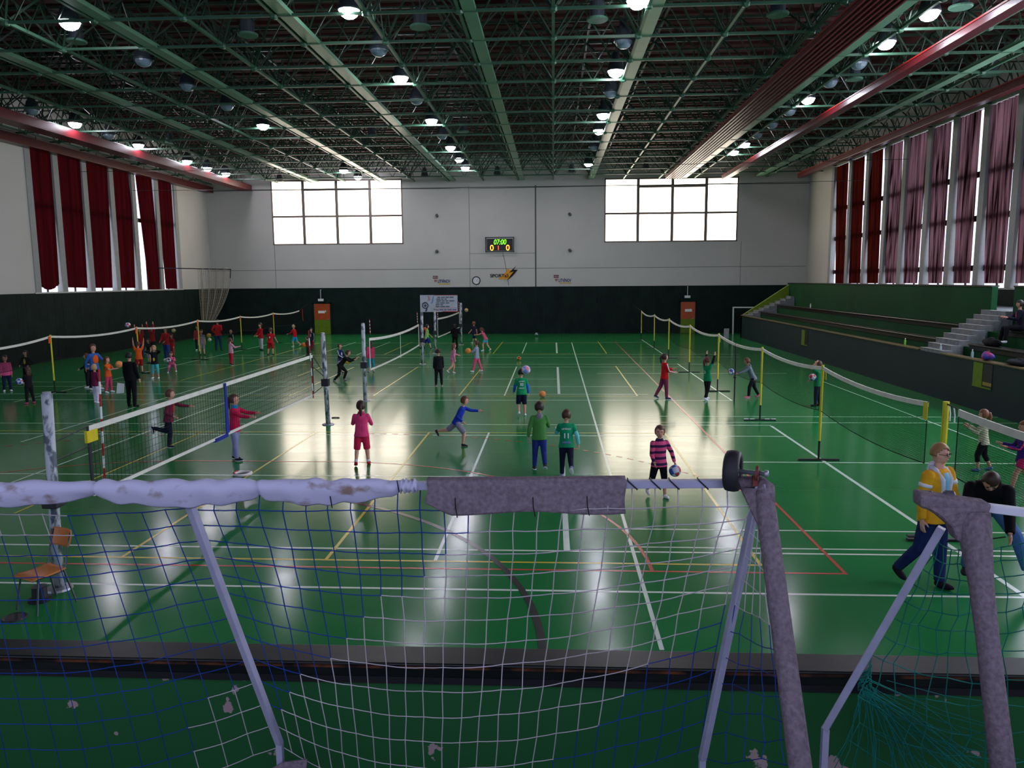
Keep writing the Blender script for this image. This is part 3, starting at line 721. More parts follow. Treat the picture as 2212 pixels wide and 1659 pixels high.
def long_net(label, pts, drop, m, sag=.022, tape=.075, ribbons=(), rm=None, ext=None):
    L = sag_line(pts, sag); t = thing('badminton_net', label, 'net', (L[0].x, L[0].y, 0))
    b = MB()
    for i in range(len(L)-1):
        a, c = L[i], L[i+1]; b.hexa([a+V((-.012, 0, -tape)), a+V((.012, 0, -tape)), c+V((.012, 0, -tape)), c+V((-.012, 0, -tape)), a+V((-.012, 0, 0)), a+V((.012, 0, 0)), c+V((.012, 0, 0)), c+V((-.012, 0, 0))])
    b.build('top_tape', M_wtape, t)
    b = MB()
    for i in range(len(L)-1):
        a, c = L[i], L[i+1]; b.quad(a+V((0, 0, -tape)), c+V((0, 0, -tape)), c+V((0, 0, -drop)), a+V((0, 0, -drop)))
    b.build('netting', m, t)
    b = MB(); b.tube([p+V((0, 0, -drop)) for p in L], .008, 4); b.tube([L[-1], L[-1]+V((0, 0, -drop))], .008, 4); b.tube([L[0], L[0]+V((0, 0, -drop))], .008, 4); b.build('edge_cord', M_cord, t)
    if ext:
        b = MB(); b.tube(ext, .012, 5); b.build('tie_cord', M_dark, t)
    return t
XL1 = -17.45
lpts = [S(x, y, XL1) for x, y in ((-60, 757), (108.5, 725), (295, 707), (427, 691.6), (519, 683), (590, 676), (646, 670.5))]
def badpost(p, label, grp, tie=None, tm=None, base=True, thick=.028):
    x, y, z = p; t = thing('badminton_post', label, 'net post', (x, y, 0), grp)
    b = MB(); b.tube([(x, y, .42), (x, y, z+.03)], thick, 8); b.build('sleeve', M_yel, t, smooth=False)
    b = MB(); b.tube([(x, y, 0.01), (x, y, .43)], thick*.8, 8); b.build('lower_pole', M_black, t)
    b = MB(); b.bar((x-.42, y, .02), (x+.42, y, .02), .07, .035); b.build('base_bar', M_black, t)
    if base == 2:
        b = MB(); 
        for dx in (-.36, -.2, .2, .36): b.box((x+dx-.06, y-.037, .038), (x+dx+.06, y+.037, .044))
        b.build('base_tape', M_wplas, t)
    if tie:
        b = MB(); b.hexa([(x+.02, y-.16, z-.26), (x+.03, y-.16, z-.26), (x+.03, y-.06, z-.26), (x+.02, y-.06, z-.26), (x+.02, y-.14, z-.02), (x+.03, y-.14, z-.02), (x+.03, y-.04, z-.02), (x+.02, y-.04, z-.02)]); b.build('ribbon', tm, t)
long_net('long dark badminton net with white tape along the curtained blank wall', lpts[:4]+lpts[4:], .8, M_mesh2, ext=[lpts[-1], S(660, 662, XL1)+V((0, .5, .15))])
PL = ['with an orange ribbon, beside the children in pink and black jackets', 'behind the leaping child in orange', 'beside the small girl in red and the child in grey', 'beside the child in a pink top', 'next to the child in a red jersey with a number']
for i, k in enumerate((1, 2, 3, 4, 5)): badpost(lpts[k], 'yellow badminton post %s' % PL[i], 'yellow posts along the blank wall', 1, M_ora)
b = MB(); q = S(653, 668, XL1); b.tube([q, q+V((0, 0, -.5)), q+V((.02, 0, -.8))], .03, 5); tag(b.build('hanging_ribbon', mat('red_ribbon', (150, 40, 24), .6, .3)), 'red ribbon hanging from the far end of the badminton net cord', 'ribbon')
XR1 = 5.56
rp = [S(x, y, XR1) for x, y in ((1386, 672), (1414, 680), (1445.6, 689), (1491, 703), (1553, 722), (1647, 752), (1777.6, 791.5), (2005, 868))]
long_net('long dark badminton net with white tape in front of the grandstand', rp, .93, M_mesh, ext=[rp[0], S(1366, 658, XR1)+V((0, .3, 0))])
PR = ['with a dark upper part, at the far end of the grandstand net', 'second from the far end of the grandstand net', 'third from the far end of the grandstand net', 'behind the girl in the red jacket', 'beside the girl in green with raised arms', 'with white tape on its base bar', 'with spiral banding beside the boy behind the net']
for i, p in enumerate(rp[:7]): badpost(p, 'yellow badminton post %s' % PR[i], 'yellow posts of the grandstand net', 1 if i in (4, 6) else None, M_yel, base=2 if i == 5 else 1)
q = S(2000, 868, XR1); b = MB(); b.hexa([q+V(v) for v in ((-.02, -.1, -.26), (-.01, -.1, -.26), (-.01, .03, -.26), (-.02, .03, -.26), (-.02, -.1, 0), (-.01, -.1, 0), (-.01, .03, 0), (-.02, .03, 0))]); tag(b.build('yellow_tag', M_yel), 'flat yellow tag hanging on the near end of the grandstand net', 'tag')
q1 = S(1590, 742, XR1); b = MB(); b.tube([(q1.x, q1.y, q1.z+.02), (q1.x, q1.y, 0)], .022, 6); b.ell((q1.x, q1.y, .8), (.05, .05, .04)); tag(b.build('black_net_pole', M_black), 'slim black pole holding the grandstand net beside the boy in a grey hoodie', 'net post')
p0 = S(2044, 872, XR1)
badpost(p0, 'thick ochre badminton post behind the woman in yellow', 'yellow posts of the grandstand net', thick=.045)
n2 = [S(2072, 884, XR1), S(2130, 906, XR1), S(2212, 934, XR1), S(2330, 979, XR1)]
long_net('white taped net behind the woman in yellow, nearest the camera', n2, .95, M_mesh, sag=.004, tape=.1, ext=[p0, n2[0]])
b = MB()
for dx in (0, .35): q = n2[0].lerp(p0, .75-dx); b.tube([q, q+V((.02, 0, -.12)), q+V((0, -.04, -.22))], .01, 4)
tag(b.build('white_tie_string', M_wplas), 'white strings dangling beside the thick ochre post', 'string')
# ---- volleyball posts and nets
M_wpost = patch_mat('chipped_white_post', (176, 182, 186), (72, 84, 92), 9, .48, .56, .5, .4, (1, 1, .5))
XV = -6.25
def vpost(fx, fy_, tx, ty, label, pad=False):
    f = F(fx, fy_); h = W(tx, ty, f.y); top = V((h.x, f.y, h.z))
    t = thing('volleyball_post', label, 'net post', (f.x, f.y, 0), 'white volleyball posts')
    b = MB(); b.tube([f, top], .062, 12); b.build('pole', M_wpost, t, smooth=True)
    b = MB(); b.tube([top, top+V((0, 0, .03))], .05, 10); b.build('cap', M_steel, t)
    b = MB(); b.lathe([(.16, 0), (.15, .025), (.07, .04)], f, n=16); b.build('floor_flange', M_steel, t)
    b = MB(); m_ = f.lerp(top, .47); b.box(m_-V((.1, .09, .1)), m_+V((.09, .09, .1))); b.build('winch', M_dark, t, bevel=.01)
    return f, top
VP = [vpost(128, 1272, 101, 852, 'chipped white volleyball post rising behind the wooden chair'), vpost(709, 917, 697, 721, 'chipped white volleyball post where the first net ends, beside the bright floor patch'), vpost(789, 866, 784, 700, 'white volleyball post beside the girl in pink and turquoise'),
      vpost(913, 787, 911, 675, 'white volleyball post beside the child with an orange ball'), vpost(941, 764, 939, 668, 'white volleyball post in front of the advertising banner'), vpost(996.5, 745, 995.5, 655, 'white volleyball post beyond the hooded adult in black')]
M_band = mat('antenna_red', (168, 36, 36), .5, .4, var=0)
def antenna(x0, y0, x1, y1, par, Yp):
    a, c = W(x0, y0, Yp), W(x1, y1, Yp); n = 9
    w_ = MB()
    pts = [a.lerp(c, i/n) for i in range(n+1)]; w_.tube([p for q in pts for p in (q, q)][1:-1], .014, 6)
    w_.m = [(k//12) % 2 if k < 12*n else 0 for k in range(len(w_.f))]
    w_.build('antenna', [M_band, M_wplas], par)
def vnet(label, tl, tr_, bl, br, cell, mc, tape, sag=0, anten=(), straps=True, dens=1):
    A, B, C, D = S(*tl, XV), S(*tr_, XV), S(*bl, XV), S(*br, XV)
    C = V((XV, A.y, C.z)); D = V((XV, B.y, D.z))
    t = thing('volleyball_net', label, 'net', (XV, (A.y+B.y)/2, 0), 'volleyball nets')
    L = (B-A).length; nu = max(4, int(L/cell)); nv = max(3, int((A.z-C.z)/cell))
    def P(u, v):
        p = A.lerp(B, u).lerp(C.lerp(D, u), v); p.z -= 4*sag*u*(1-u)*(1-.5*v); return p
    b = MB()
    for i in range(nu+1): b.tube([P(i/nu, j/2) for j in range(3)], mc, 3, caps=False)
    for j in range(nv+1): b.tube([P(i/8, j/nv) for i in range(9)], mc, 3, caps=False)
    b.build('netting', M_cord, t)
    for nm, v0, h in (('top_tape', 0, tape), ('bottom_tape', 1, tape*.7)):
        b = MB()
        for i in range(12):
            p, q = P(i/12, v0), P((i+1)/12, v0); b.hexa([p+V((-.012, 0, -h)), p+V((.012, 0, -h)), q+V((.012, 0, -h)), q+V((-.012, 0, -h)), p+V((-.012, 0, 0)), p+V((.012, 0, 0)), q+V((.012, 0, 0)), q+V((-.012, 0, 0))])
        b.build(nm, M_wtape, t)
    for u in (0, 1):
        b = MB(); b.bar(P(u, 0), P(u, 1), .02, .05); b.build('side_band', M_dark if straps else M_wtape, t)
    for (x0, y0, x1, y1, u) in anten: antenna(x0, y0, x1, y1, t, A.y+(B.y-A.y)*u)
    return t, P
t1, P1 = vnet('volleyball net in front, with white tapes, between the first two chipped posts', (190, 920), (674, 766.5), (205, 1062), (674, 852), .1, .0032, .075, 0, ((213.5, 797, 226, 1037, .055), (666.6, 714, 677, 860, .975)))
b = MB(); 
for (z, k) in ((0, .0), (-.35, .3), (-.85, 1)):
    a = P1(1, k); q = VP[1][0].lerp(VP[1][1], .55-.1*k); b.tube([a, q], .01, 4)
    a = P1(0, k); q = VP[0][0].lerp(VP[0][1], .75-.3*k); b.tube([a, q], .01, 4)
b.build('tension_rope', M_dark, t1)
b = MB(); a = S(198, 928, XV); b.box((XV-.02, a.y-.14, a.z-.16), (XV+.02, a.y+.1, a.z)); b.build('label_patch', mat('patch_yellow', (206, 186, 30), .6, .3, var=.1), t1)
ua = .44; q0, q1 = P1(ua, 0), P1(ua, 1)
b = MB(); b.hexa([q0+V((.03, -.03, 0)), q0+V((.05, -.03, 0)), q0+V((.05, .03, 0)), q0+V((.03, .03, 0)), q1+V((.03, -.07, 0)), q1+V((.05, -.07, 0)), q1+V((.05, .07, 0)), q1+V((.03, .07, 0))]); b.build('blue_strap', mat('strap_blue', (24, 44, 140), .6, .3, var=.1), t1)
b = MB(); b.box((XV-.03, q1.y-.5, q1.z-.08), (XV+.03, q1.y+.05, q1.z-.01)); b.build('blue_tape_piece', MATS['strap_blue'], t1)
t2, P2 = vnet('second volleyball net, sagging, with pale side tape beside the girl in pink and turquoise', (798, 730), (904, 700), (803, 795), (903, 745), .12, .003, .09, .12, ((798, 689, 800, 722, .02), (901, 674, 902, 699, .985)), straps=False)
b = MB(); a = P2(.55, 0); b.tube([a, a+V((0, 0, -1.05))], .012, 5); b.build('middle_strap', M_wtape, t2)
t3, P3 = vnet('small third volleyball net, below the advertising banner', (945, 687), (992, 673), (946, 727), (992, 706), .12, .003, .09, .06, ((945, 664, 945.6, 688, .02), (991, 651, 991.6, 673, .98)), straps=False)

# ================================================================== chair and bits near the first post
M_wood = mat('varnished_plywood', (186, 112, 54), .35, .45, var=.12, scale=4)
c_ = F(96, 1318); Yc = c_.y
seat = F(88, 1232, .46); cx, cy = seat.x, seat.y
ch = thing('wooden_chair', 'school chair with plywood seat and backrest, in front of the chipped white post', 'chair', (cx, cy, 0))
fdir = V((-.42, -.91, 0)).normalized(); sdir = V((-fdir.y, fdir.x, 0))
def cpt(f, s, z): return V((cx, cy, 0))+fdir*f+sdir*s+V((0, 0, z))
def slab(fn, n, th, m, nm, par):
    b = MB(); b.sheet(fn, n, n); return b.build(nm, m, par, smooth=True, solid=th)
slab(lambda u, v: cpt(-.19+.4*v, (u-.5)*(.36+.03*v), .455-.02*math.sin(v*PI)-(.03*max(0, v-.85)/.15)), 10, .014, M_wood, 'seat', ch)
slab(lambda u, v: cpt(-.235-.06*v-.03*(1-(2*u-1)**2), (u-.5)*(.38-.05*abs(2*v-1)**3), .68+.2*v), 10, .014, M_wood, 'backrest', ch)
M_chrome = mat('chair_tube', (84, 92, 98), .3, .5, .5, var=.05)
for s in (-1, 1):
    b = MB(); b.tube([cpt(.2, s*.2, 0.01), cpt(.13, s*.165, .44)], .012, 8); b.build('leg', M_chrome, ch)
    b = MB(); b.tube([cpt(-.27, s*.2, 0.01), cpt(-.17, s*.165, .44)], .012, 8); b.build('leg', M_chrome, ch)
    b = MB(); b.tube([cpt(.13, s*.165, .425), cpt(-.14, s*.165, .425), cpt(-.2, s*.165, .48), cpt(-.23, s*.165, .66), cpt(-.29, s*.165, .86)], .012, 8); b.build('back_tube', M_chrome, ch, smooth=True)
b = MB(); b.tube([cpt(-.17, -.165, .42), cpt(-.17, .165, .42)], .01, 6); b.tube([cpt(.13, -.165, .42), cpt(.13, .165, .42)], .01, 6); b.build('cross_tube', M_chrome, ch)
q = F(87, 1297); b = MB(); b.lathe([(.001, 0), (.13, 0), (.13, .03), (.085, .05), (.08, .17), (.09, .18), (.001, .18)], q, n=16); tag(b.build('post_ballast', M_dark, smooth=False), 'small black stepped ballast block standing under the wooden chair', 'ballast')
q = F(32, 1335); b = MB(); b.lathe([(.001, .012), (.1, .012), (.125, .018), (.13, .0)], q, n=20); tag(b.build('floor_socket_cover', M_dark, smooth=False), 'dark oval floor socket cover lying beside the wooden chair', 'cover')
q = F(725, 903); b = MB(); b.tube([q+V((.09*math.cos(a)*1.2, .06*math.sin(a), .012)) for a in [PI*2*i/18 for i in range(18)]], .01, 5, closed=True); tag(b.build('floor_ring', M_dark), 'thin dark ring lying beside the second volleyball post', 'ring')
q = F(524, 1026); b = MB(); b.tube([q+V((.16*math.cos(a), .16*math.sin(a), .03)) for a in [PI*2*i/24 for i in range(24)]], .03, 8, closed=True); o = tag(b.build('hand_ring', mat('ring_white_red', (216, 210, 206), .5, .4, var=.1), smooth=True), 'white and red ring lying on the floor just past the padded crossbar', 'ring')
b = MB(); b.tube([q+V((.16*math.cos(a), .16*math.sin(a), .05)) for a in [PI*.8+PI*.5*i/8 for i in range(9)]], .022, 6); b.build('red_section', M_band, o)

# ================================================================== balcony, parapet
yp1, yp0 = F(1100, 1399, 2.0).y, F(1100, 1438, 2.0).y
M_peel = patch_mat('flaking_green_paint', (26, 84, 40), (150, 130, 128), 5.5, .66, .67, .6, .25, (1, 1, 1), 7)
M_rail = patch_mat('black_rail_paint', (12, 19, 17), (36, 38, 34), 6, .5, .8, .36, .25, (.4, 2, 1), 5)
XB0, XB1 = -9.0, 10.5
b = MB(); b.box((XB0, yp0+.02, 0), (XB1, yp1-.02, 1.93)); struct(b.build('wall_parapet', M_peel))
b = MB(); b.hexa([(XB0, yp0, 1.93), (XB1, yp0, 1.93), (XB1, yp1, 1.93), (XB0, yp1, 1.93), (XB0, yp0, 2.0), (XB1, yp0, 2.0), (XB1, yp1, 2.0), (XB0, yp1, 2.0)]); struct(b.build('trim_1', M_rail, bevel=.008))
b = MB(); b.box((XB0, yp0+.005, 1.895), (XB1, yp0+.02, 1.93)); struct(b.build('trim_shadow', M_black))  # black strip stands in for the shadow under the rail
b = MB(); b.box((XB0, yp0-.012, 1.98), (XB1, yp0-.001, 1.99)); struct(b.build('trim_2', patch_mat('rusty_edge', (16, 14, 13), (96, 54, 30), 5, .45, .62, .6, .2)))
b = MB(); b.box((XB0, YN, .9), (XB1, yp0+.02, 1.0)); b.box((XB0, YN, 1.0), (XB1, .9, 1.5)); b.box((XB0, YN, 1.5), (XB1, .2, 2.1)); struct(b.build('floor_balcony', M_conc))

# ================================================================== stored goals
M_galv = mat('goal_tube_grey', (152, 152, 172), .45, .45, .0, var=.1, scale=8)
M_felt = mat('grey_carpet', (116, 104, 110), .95, .05, var=.25, scale=60, bump=.5)
M_sheet = patch_mat('stained_white_cloth', (186, 184, 204), (132, 112, 100), 11, .56, .70, .9, .1, (1, 1, 1.4), 6)
M_nblue = mat('net_cord_blue', (22, 58, 130), .8, .15, var=.15, scale=3); M_nwhite = mat('net_cord_white', (178, 170, 172), .8, .15, var=.15, scale=3); M_nteal = mat('net_cord_teal', (20, 104, 92), .8, .15, var=.3, scale=4); M_tie = mat('black_tie', (12, 12, 14), .5, .3, var=0)
ZBAR = 3.02
g1 = thing('goal', 'grey training goal with cloth padded crossbar and blue and white net against the parapet', 'goal', (-1.5, 2.9, 1.0))
def zb(x, y, z=ZBAR): return F(x, y, z)
A0 = zb(-420, 1058.5); A1 = zb(1640, 1043.5)
bdir = (A1-A0).normalized()
def bar_at(x):                       # point of the crossbar axis under image column x
    lo_, hi_ = A0, A1
    k = (x+420)/(2060.0); 
    # solve on the 3-D line
    a, c = 0.0, 1.0
    for _ in range(40):
        m_ = (a+c)/2; p = A0.lerp(A1, m_)-CP; u = IW/2+FPX*p.dot(V((_xc.x, _yc.x, _zc.x)))/1 if False else None
        pc = V((_xc*p.x+_yc*p.y+_zc*p.z)); sx_ = IW/2+FPX*pc.x/(-pc.z)
        if sx_ < x: a = m_
        else: c = m_
    return A0.lerp(A1, (a+c)/2)
def proj(p):
    p = V(p)-CP; pc = _xc*p.x+_yc*p.y+_zc*p.z
    return IW/2+FPX*pc.x/(-pc.z), IH/2-FPX*pc.y/(-pc.z)
b = MB(); b.bar(A0, bar_at(1612), .034, .03); b.build('crossbar', M_galv, g1, bevel=.003)
# felt wrapped corner and leaning post
Pt = zb(1648, 1052); Xp = Pt.x
def pillar_pts(tx, ty, bx, by, Yt, ztop):
    top = F(tx, ty, ztop); r_ = ray(bx, by); tt = top.x/r_.x; bot = CP+r_*tt
    d = (bot-top); return top, bot, top+d*1.9
pt, pb_, pe = pillar_pts(1648, 1052, 1729, 1659, 2.9, ZBAR)
b = MB(); b.tube([pt, pe], .03, 4); b.build('post', M_galv, g1)
dpost = (pe-pt).normalized()
b = MB(); b.tube([pt+dpost*.02, pt+dpost*.1, pt+dpost*.3, pt+dpost*1.2], [.03, .037, .036, .037], 14); b.tube([bar_at(1583), bar_at(1600), bar_at(1640), pt+V((.01, 0, -.005)), pt+dpost*.06], [.017, .026, .03, .034, .036], 14); 
b.build('felt_sleeve', M_felt, g1, smooth=True)
# gusset of the felt sleeve under the corner
b = MB(); q0, q1, q2 = bar_at(1598)+V((0, 0, -.012)), pt, pt+dpost*.2
b.poly([q0+V((0, -.02, 0)), q2+V((-.02, -.02, 0)), q1+V((0, -.03, 0))]); b.poly([q0+V((0, .02, 0)), q1+V((0, .03, 0)), q2+V((-.02, .02, 0))]); b.build('sleeve_gusset', M_felt, g1)
# braces: mid and end, running down behind the net
def brace_pts(x0, y0, x1, y1, ytop, ybot):
    a = W(x0, y0, ytop); c = W(x1, y1, ybot); return a, c
ya = A0.lerp(A1, .5).y
ba0, ba1 = brace_pts(408, 1085, 604, 1606, bar_at(408).y+.02, yp0-.12)
b = MB(); b.bar(ba0, ba1, .03, .03); b.bar(ba1, V((ba1.x, ba1.y, 1.0)), .03, .03); b.build('brace', M_galv, g1, bevel=.003)
bb0, bb1 = brace_pts(1630, 1098, 1517, 1640, bar_at(1630).y+.03, yp0-.12)
b = MB(); b.bar(bb0, bb1, .03, .03); b.bar(bb1, V((bb1.x, bb1.y, 1.0)), .03, .03); b.build('brace', M_galv, g1, bevel=.003)
b = MB(); b.bar((A0.x, yp0-.14, 1.03), (bb1.x, yp0-.14, 1.03), .03); b.build('ground_bar', M_galv, g1)
# cloth rolls over the crossbar
def roll(x0, x1, r0, r1, hang, nm, m, label=None, lump=.006, sq=1.0, seed=0, mid=None, endr=None):
    a, c = bar_at(x0), bar_at(x1); n = 40; rings = 18; b = MB(); base = 0
    rnd = random.Random(seed); ph = [rnd.random()*6 for _ in range(4)]
    for i in range(n+1):
        u = i/n; p = a.lerp(c, u)
        e = min(1, min(u, 1-u)*12+ (0 if endr is None else endr)); e = math.sin(e*PI/2)**.5 if e < 1 else 1
        r_ = r0+(r1-r0)*u; hg = hang(u)
        for j in range(rings):
            th = 2*PI*j/rings; cz, sy = math.cos(th), math.sin(th)
            rr = r_*e*(1+.09*math.sin(u*17+ph[0]+2*th)+.05*math.sin(u*41+ph[1]-th))
            z = cz*rr; 
            if cz < 0: z = cz*(rr+hg*e*(.55+.45*abs(cz)))
            wy = sy*rr*sq*(1 if cz > -.3 else max(.35, 1+(cz+.3)*.8))
            b.v.append(p+V((0, wy-.002, z+.004*math.sin(u*30+ph[2]))))
    for i in range(n):
        for j in range(rings):
            k0 = i*rings; k1 = k0+rings
            b.f.append([k0+j, k1+j, k1+(j+1) % rings, k0+(j+1) % rings]); b.m.append(0)
    b.f.append(list(range(rings))); b.m.append(0); b.f.append(list(range(n*rings, (n+1)*rings))[::-1]); b.m.append(0)
    return b.build(nm, m, g1, smooth=True)
roll(-300, 214, .03, .028, lambda u: .008+.04*math.sin(PI*min(1, u*1.0)), 'cloth_padding', M_sheet, seed=1, endr=.3)
roll(206, 562, .029, .031, lambda u: .04*math.sin(PI*u)**.8+.01, 'cloth_padding', M_sheet, seed=2, endr=.3)
roll(558, 868, .03, .026, lambda u: .042*math.sin(PI*u**.8)**.8+.004, 'cloth_padding', M_sheet, seed=3, endr=.3)
roll(862, 905, .025, .024, lambda u: .002, 'cloth_knot', M_sheet, seed=4)
# folded carpet flap hung over the bar
a, c = bar_at(924), bar_at(1350)
def flap(s):
    def fn(u, v):
        p = a.lerp(c, u); hang = (.125 if s < 0 else .095)*(1-.35*max(0, .12-u)/.12 if s < 0 else 1-.2*u)+.006*math.sin(u*9)
        th = min(1, v*4)*PI/2
        if v < .25: return p+V((0, s*.026*math.sin(th), .02+.006*math.cos(th)))
        k = (v-.25)/.75; return p+V((.004*math.sin(k*5+u*8), s*(.026+.004*math.sin(u*7+k*2)), .02-hang*k))
    return fn
b = MB(); b.sheet(flap(-1), 40, 16); b.sheet(flap(1), 40, 16); b.build('carpet_padding', M_felt, g1, smooth=True, solid=.009)
b = MB()
for (x, y) in ((983, 1076), (1151, 1074), (1268, 1072)):
    p = W(x, y, a.y-.04); q = W(x+5, y+42, a.y-.04); b.tube([p, p.lerp(q, .5)+V((-.003, 0, 0)), q], .0023, 5)
b.build('cable_tie', M_tie, g1)
b = MB()
for x in (1368, 1418, 1458, 1520, 1575):
    p = bar_at(x-12)+V((0, -.02, .017)); q = bar_at(x+8)+V((0, -.022, -.017)); b.tube([p+V((0, .04, .001)), p, q], .0028, 5)
for x in (718, 862): 
    p = bar_at(x)+V((0, -.035, -.03 if x == 718 else .03)); b.tube([p, p+V((.006, 0, -.045))], .0025, 5)
b.build('lashing_cord', M_tie, g1)
# wheel at the corner
wc = W(1583, 1017, Pt.y+.03); 
wheel = bpy.data.objects.new('wheel', None); COL.objects.link(wheel); wheel.location = wc; attach(wheel, g1)
ax = V((.93, -.36, 0)).normalized()
def wpart(nm, prof, m, n=28, sm=True):
    b = MB(); b.lathe(prof, wc, ax, n); o = b.build(nm, m, None, smooth=sm); o.parent = wheel; o.matrix_parent_inverse = (wheel.matrix_parent_inverse @ Matrix.Translation(wc)).inverted() if False else Matrix.Translation(-wc); return o
rw = .079
wpart('tyre', [(rw*.62, -.024), (rw*.8, -.03), (rw*.95, -.024), (rw, -.01), (rw, .01), (rw*.95, .024), (rw*.8, .03), (rw*.62, .024), (rw*.62, -.024)], mat('tyre_rubber', (34, 33, 36), .6, .35, var=.1, scale=20))
wpart('hub', [(.001, -.02), (.02, -.02), (.022, -.012), (rw*.62, -.006), (rw*.62, .006), (.022, .012), (.02, .022), (.001, .022)], mat('hub_grey', (110, 112, 116), .4, .5, .3, var=.05))
wpart('axle', [(.001, .0), (.0085, .0), (.0085, .115), (.014, .116), (.014, .128), (.006, .13), (.001, .13)], M_steel, 12)
b = MB(); p = wc+ax*.082; b.lathe([(.012, 0), (.028, .002), (.028, .012), (.012, .014)], p, ax, 16); b.bar(p+V((0, 0, -.01)), p+V((0, 0, -.05)), .02, .014); o = b.build('axle_bracket', mat('rust_bracket', (104, 50, 40), .6, .3, var=.2, scale=20), None); o.parent = wheel; o.matrix_parent_inverse = Matrix.Translation(-wc)
# ---- nets: cords follow a sagging sheet between crossbar and braces
def lerp(a, b, u): return a+(b-a)*u
def net_panel(nm, rows, cols, fn, colfn, r=.0023, par=None, hang=None):
    """rows+1 x cols+1 knots; every cord run of one colour becomes part of that colour's mesh"""
    parts = {}
    P = [[fn(j/cols, i/rows) for j in range(cols+1)] for i in range(rows+1)]
    def seg(p, q, k):
        m = parts.setdefault(k, MB()); d = q-p; mid = p+d*.5+V((0, 0, -.0015)); m.tube([p, mid, q], r, 4, caps=False)
    for i in range(rows+1):
        for j in range(cols+1):
            if j < cols: seg(P[i][j], P[i][j+1], colfn((j+.5)/cols, i/rows))
            if i < rows: seg(P[i][j], P[i+1][j], colfn(j/cols, (i+.5)/rows))
            parts[colfn(j/cols, i/rows)].ell(P[i][j], (r*1.7,)*3, nu=5, nv=4)
    if hang:
        for j in range(0, cols+1): seg(hang(P[0][j]), P[0][j], colfn(j/cols, 0))
    for k, m in parts.items(): m.build(nm, {'b': M_nblue, 'w': M_nwhite, 't': M_nteal}[k[0]], par)
def interp(tab, v):
    for k in range(len(tab)-1):
        if v <= tab[k+1][0]:
            u = (v-tab[k][0])/(tab[k+1][0]-tab[k][0]); return [lerp(x, y, u) for x, y in zip(tab[k][1:], tab[k+1][1:])]
    return list(tab[-1][1:])
def depth_at(v): return lerp(ya+.03, yp0-.1, min(1, v*1.05))
# image columns/rows read off the photograph at the two braces and midway, then carried to the sagging sheet's depth
MAIN = [(0, 410, 1100, 1010, 1103, 1622, 1092), (.2, 448, 1178, 1010, 1216, 1598, 1165), (.4, 488, 1272, 1006, 1330, 1575, 1255), (.6, 530, 1382, 1000, 1452, 1555, 1352), (.8, 572, 1500, 994, 1582, 1534, 1480), (1, 606, 1610, 988, 1716, 1515, 1612)]
def main_fn(u, v):
    xa, ya_, xm, ym, xb, yb_ = interp(MAIN, v)
    x = (1-u)*(1-2*u)*xa+4*u*(1-u)*xm+u*(2*u-1)*xb
    y = (1-u)*(1-2*u)*ya_+4*u*(1-u)*ym+u*(2*u-1)*yb_
    # flatten the middle of the sag a little like a hanging net
    wob = math.sin(u*41+v*9)*1.6+math.sin(v*37+u*13)*1.3
    d = depth_at(v)+.05*math.sin(PI*u)*math.sin(PI*v)
    return W(x+wob, y+wob*.8, min(d, yp0-.03))
def main_col(u, v):
    x = u*24; y = v*12
    if x+y*1.25 < 13.5: return 'b'
    if (24-x)+(12-y)*1.4 < 8.2 and v > .45: return 'b2'
    return 'w'
net_panel('goal_net', 12, 24, main_fn, main_col, par=g1, hang=lambda p: bar_at(proj(p)[0])+V((0, .012, -.012)))
LEFT = [(0, -330, 1075, 410, 1098), (.2, -300, 1190, 449, 1180), (.4, -275, 1310, 489, 1275), (.6, -250, 1440, 531, 1385), (.8, -225, 1570, 573, 1502), (1, -200, 1700, 606, 1612)]
def left_fn(u, v):
    xa, ya_, xb, yb_ = interp(LEFT, v); x = lerp(xa, xb, u); y = lerp(ya_, yb_, u)+(30+52*v)*math.sin(PI*u**1.15)*(1-.3*u)
    w_ = math.sin(u*31+v*7)*1.6
    return W(x+w_, y+w_, min(depth_at(v)+.04*math.sin(PI*u), yp0-.03))
net_panel('goal_net', 12, 14, left_fn, lambda u, v: 'w' if (v > .72 and u > .74+(1-v)*.4) else ('w2' if v < .12 and u < .62 else 'b'), par=g1)
SIDE = [(0, 1630, 1100, 1655, 1130), (.3, 1600, 1250, 1668, 1300), (.6, 1565, 1420, 1700, 1470), (1, 1520, 1640, 1735, 1650)]
def side_fn(u, v):
    xa, ya_, xb, yb_ = interp(SIDE, v); w_ = math.sin(u*9+v*31)*4*v
    return W(lerp(xa, xb, u)+w_, lerp(ya_, yb_, u)+w_*2, lerp(depth_at(v), lerp(pt.y, pb_.y, v)+.06, u))
net_panel('goal_net', 10, 5, side_fn, lambda u, v: 'w' if v < .42 else 'b', par=g1, r=.0018)
# torn felt scrap at the foot of the mid brace
b = MB(); q0, q1, q2, q3 = W(568, 1670, yp0-.16), W(660, 1680, yp0-.16), W(664, 1640, yp0-.15), W(612, 1646, yp0-.15)
b.poly([q0, q1, q2, q3]); b.build('felt_scrap', M_felt, g1, solid=.01)

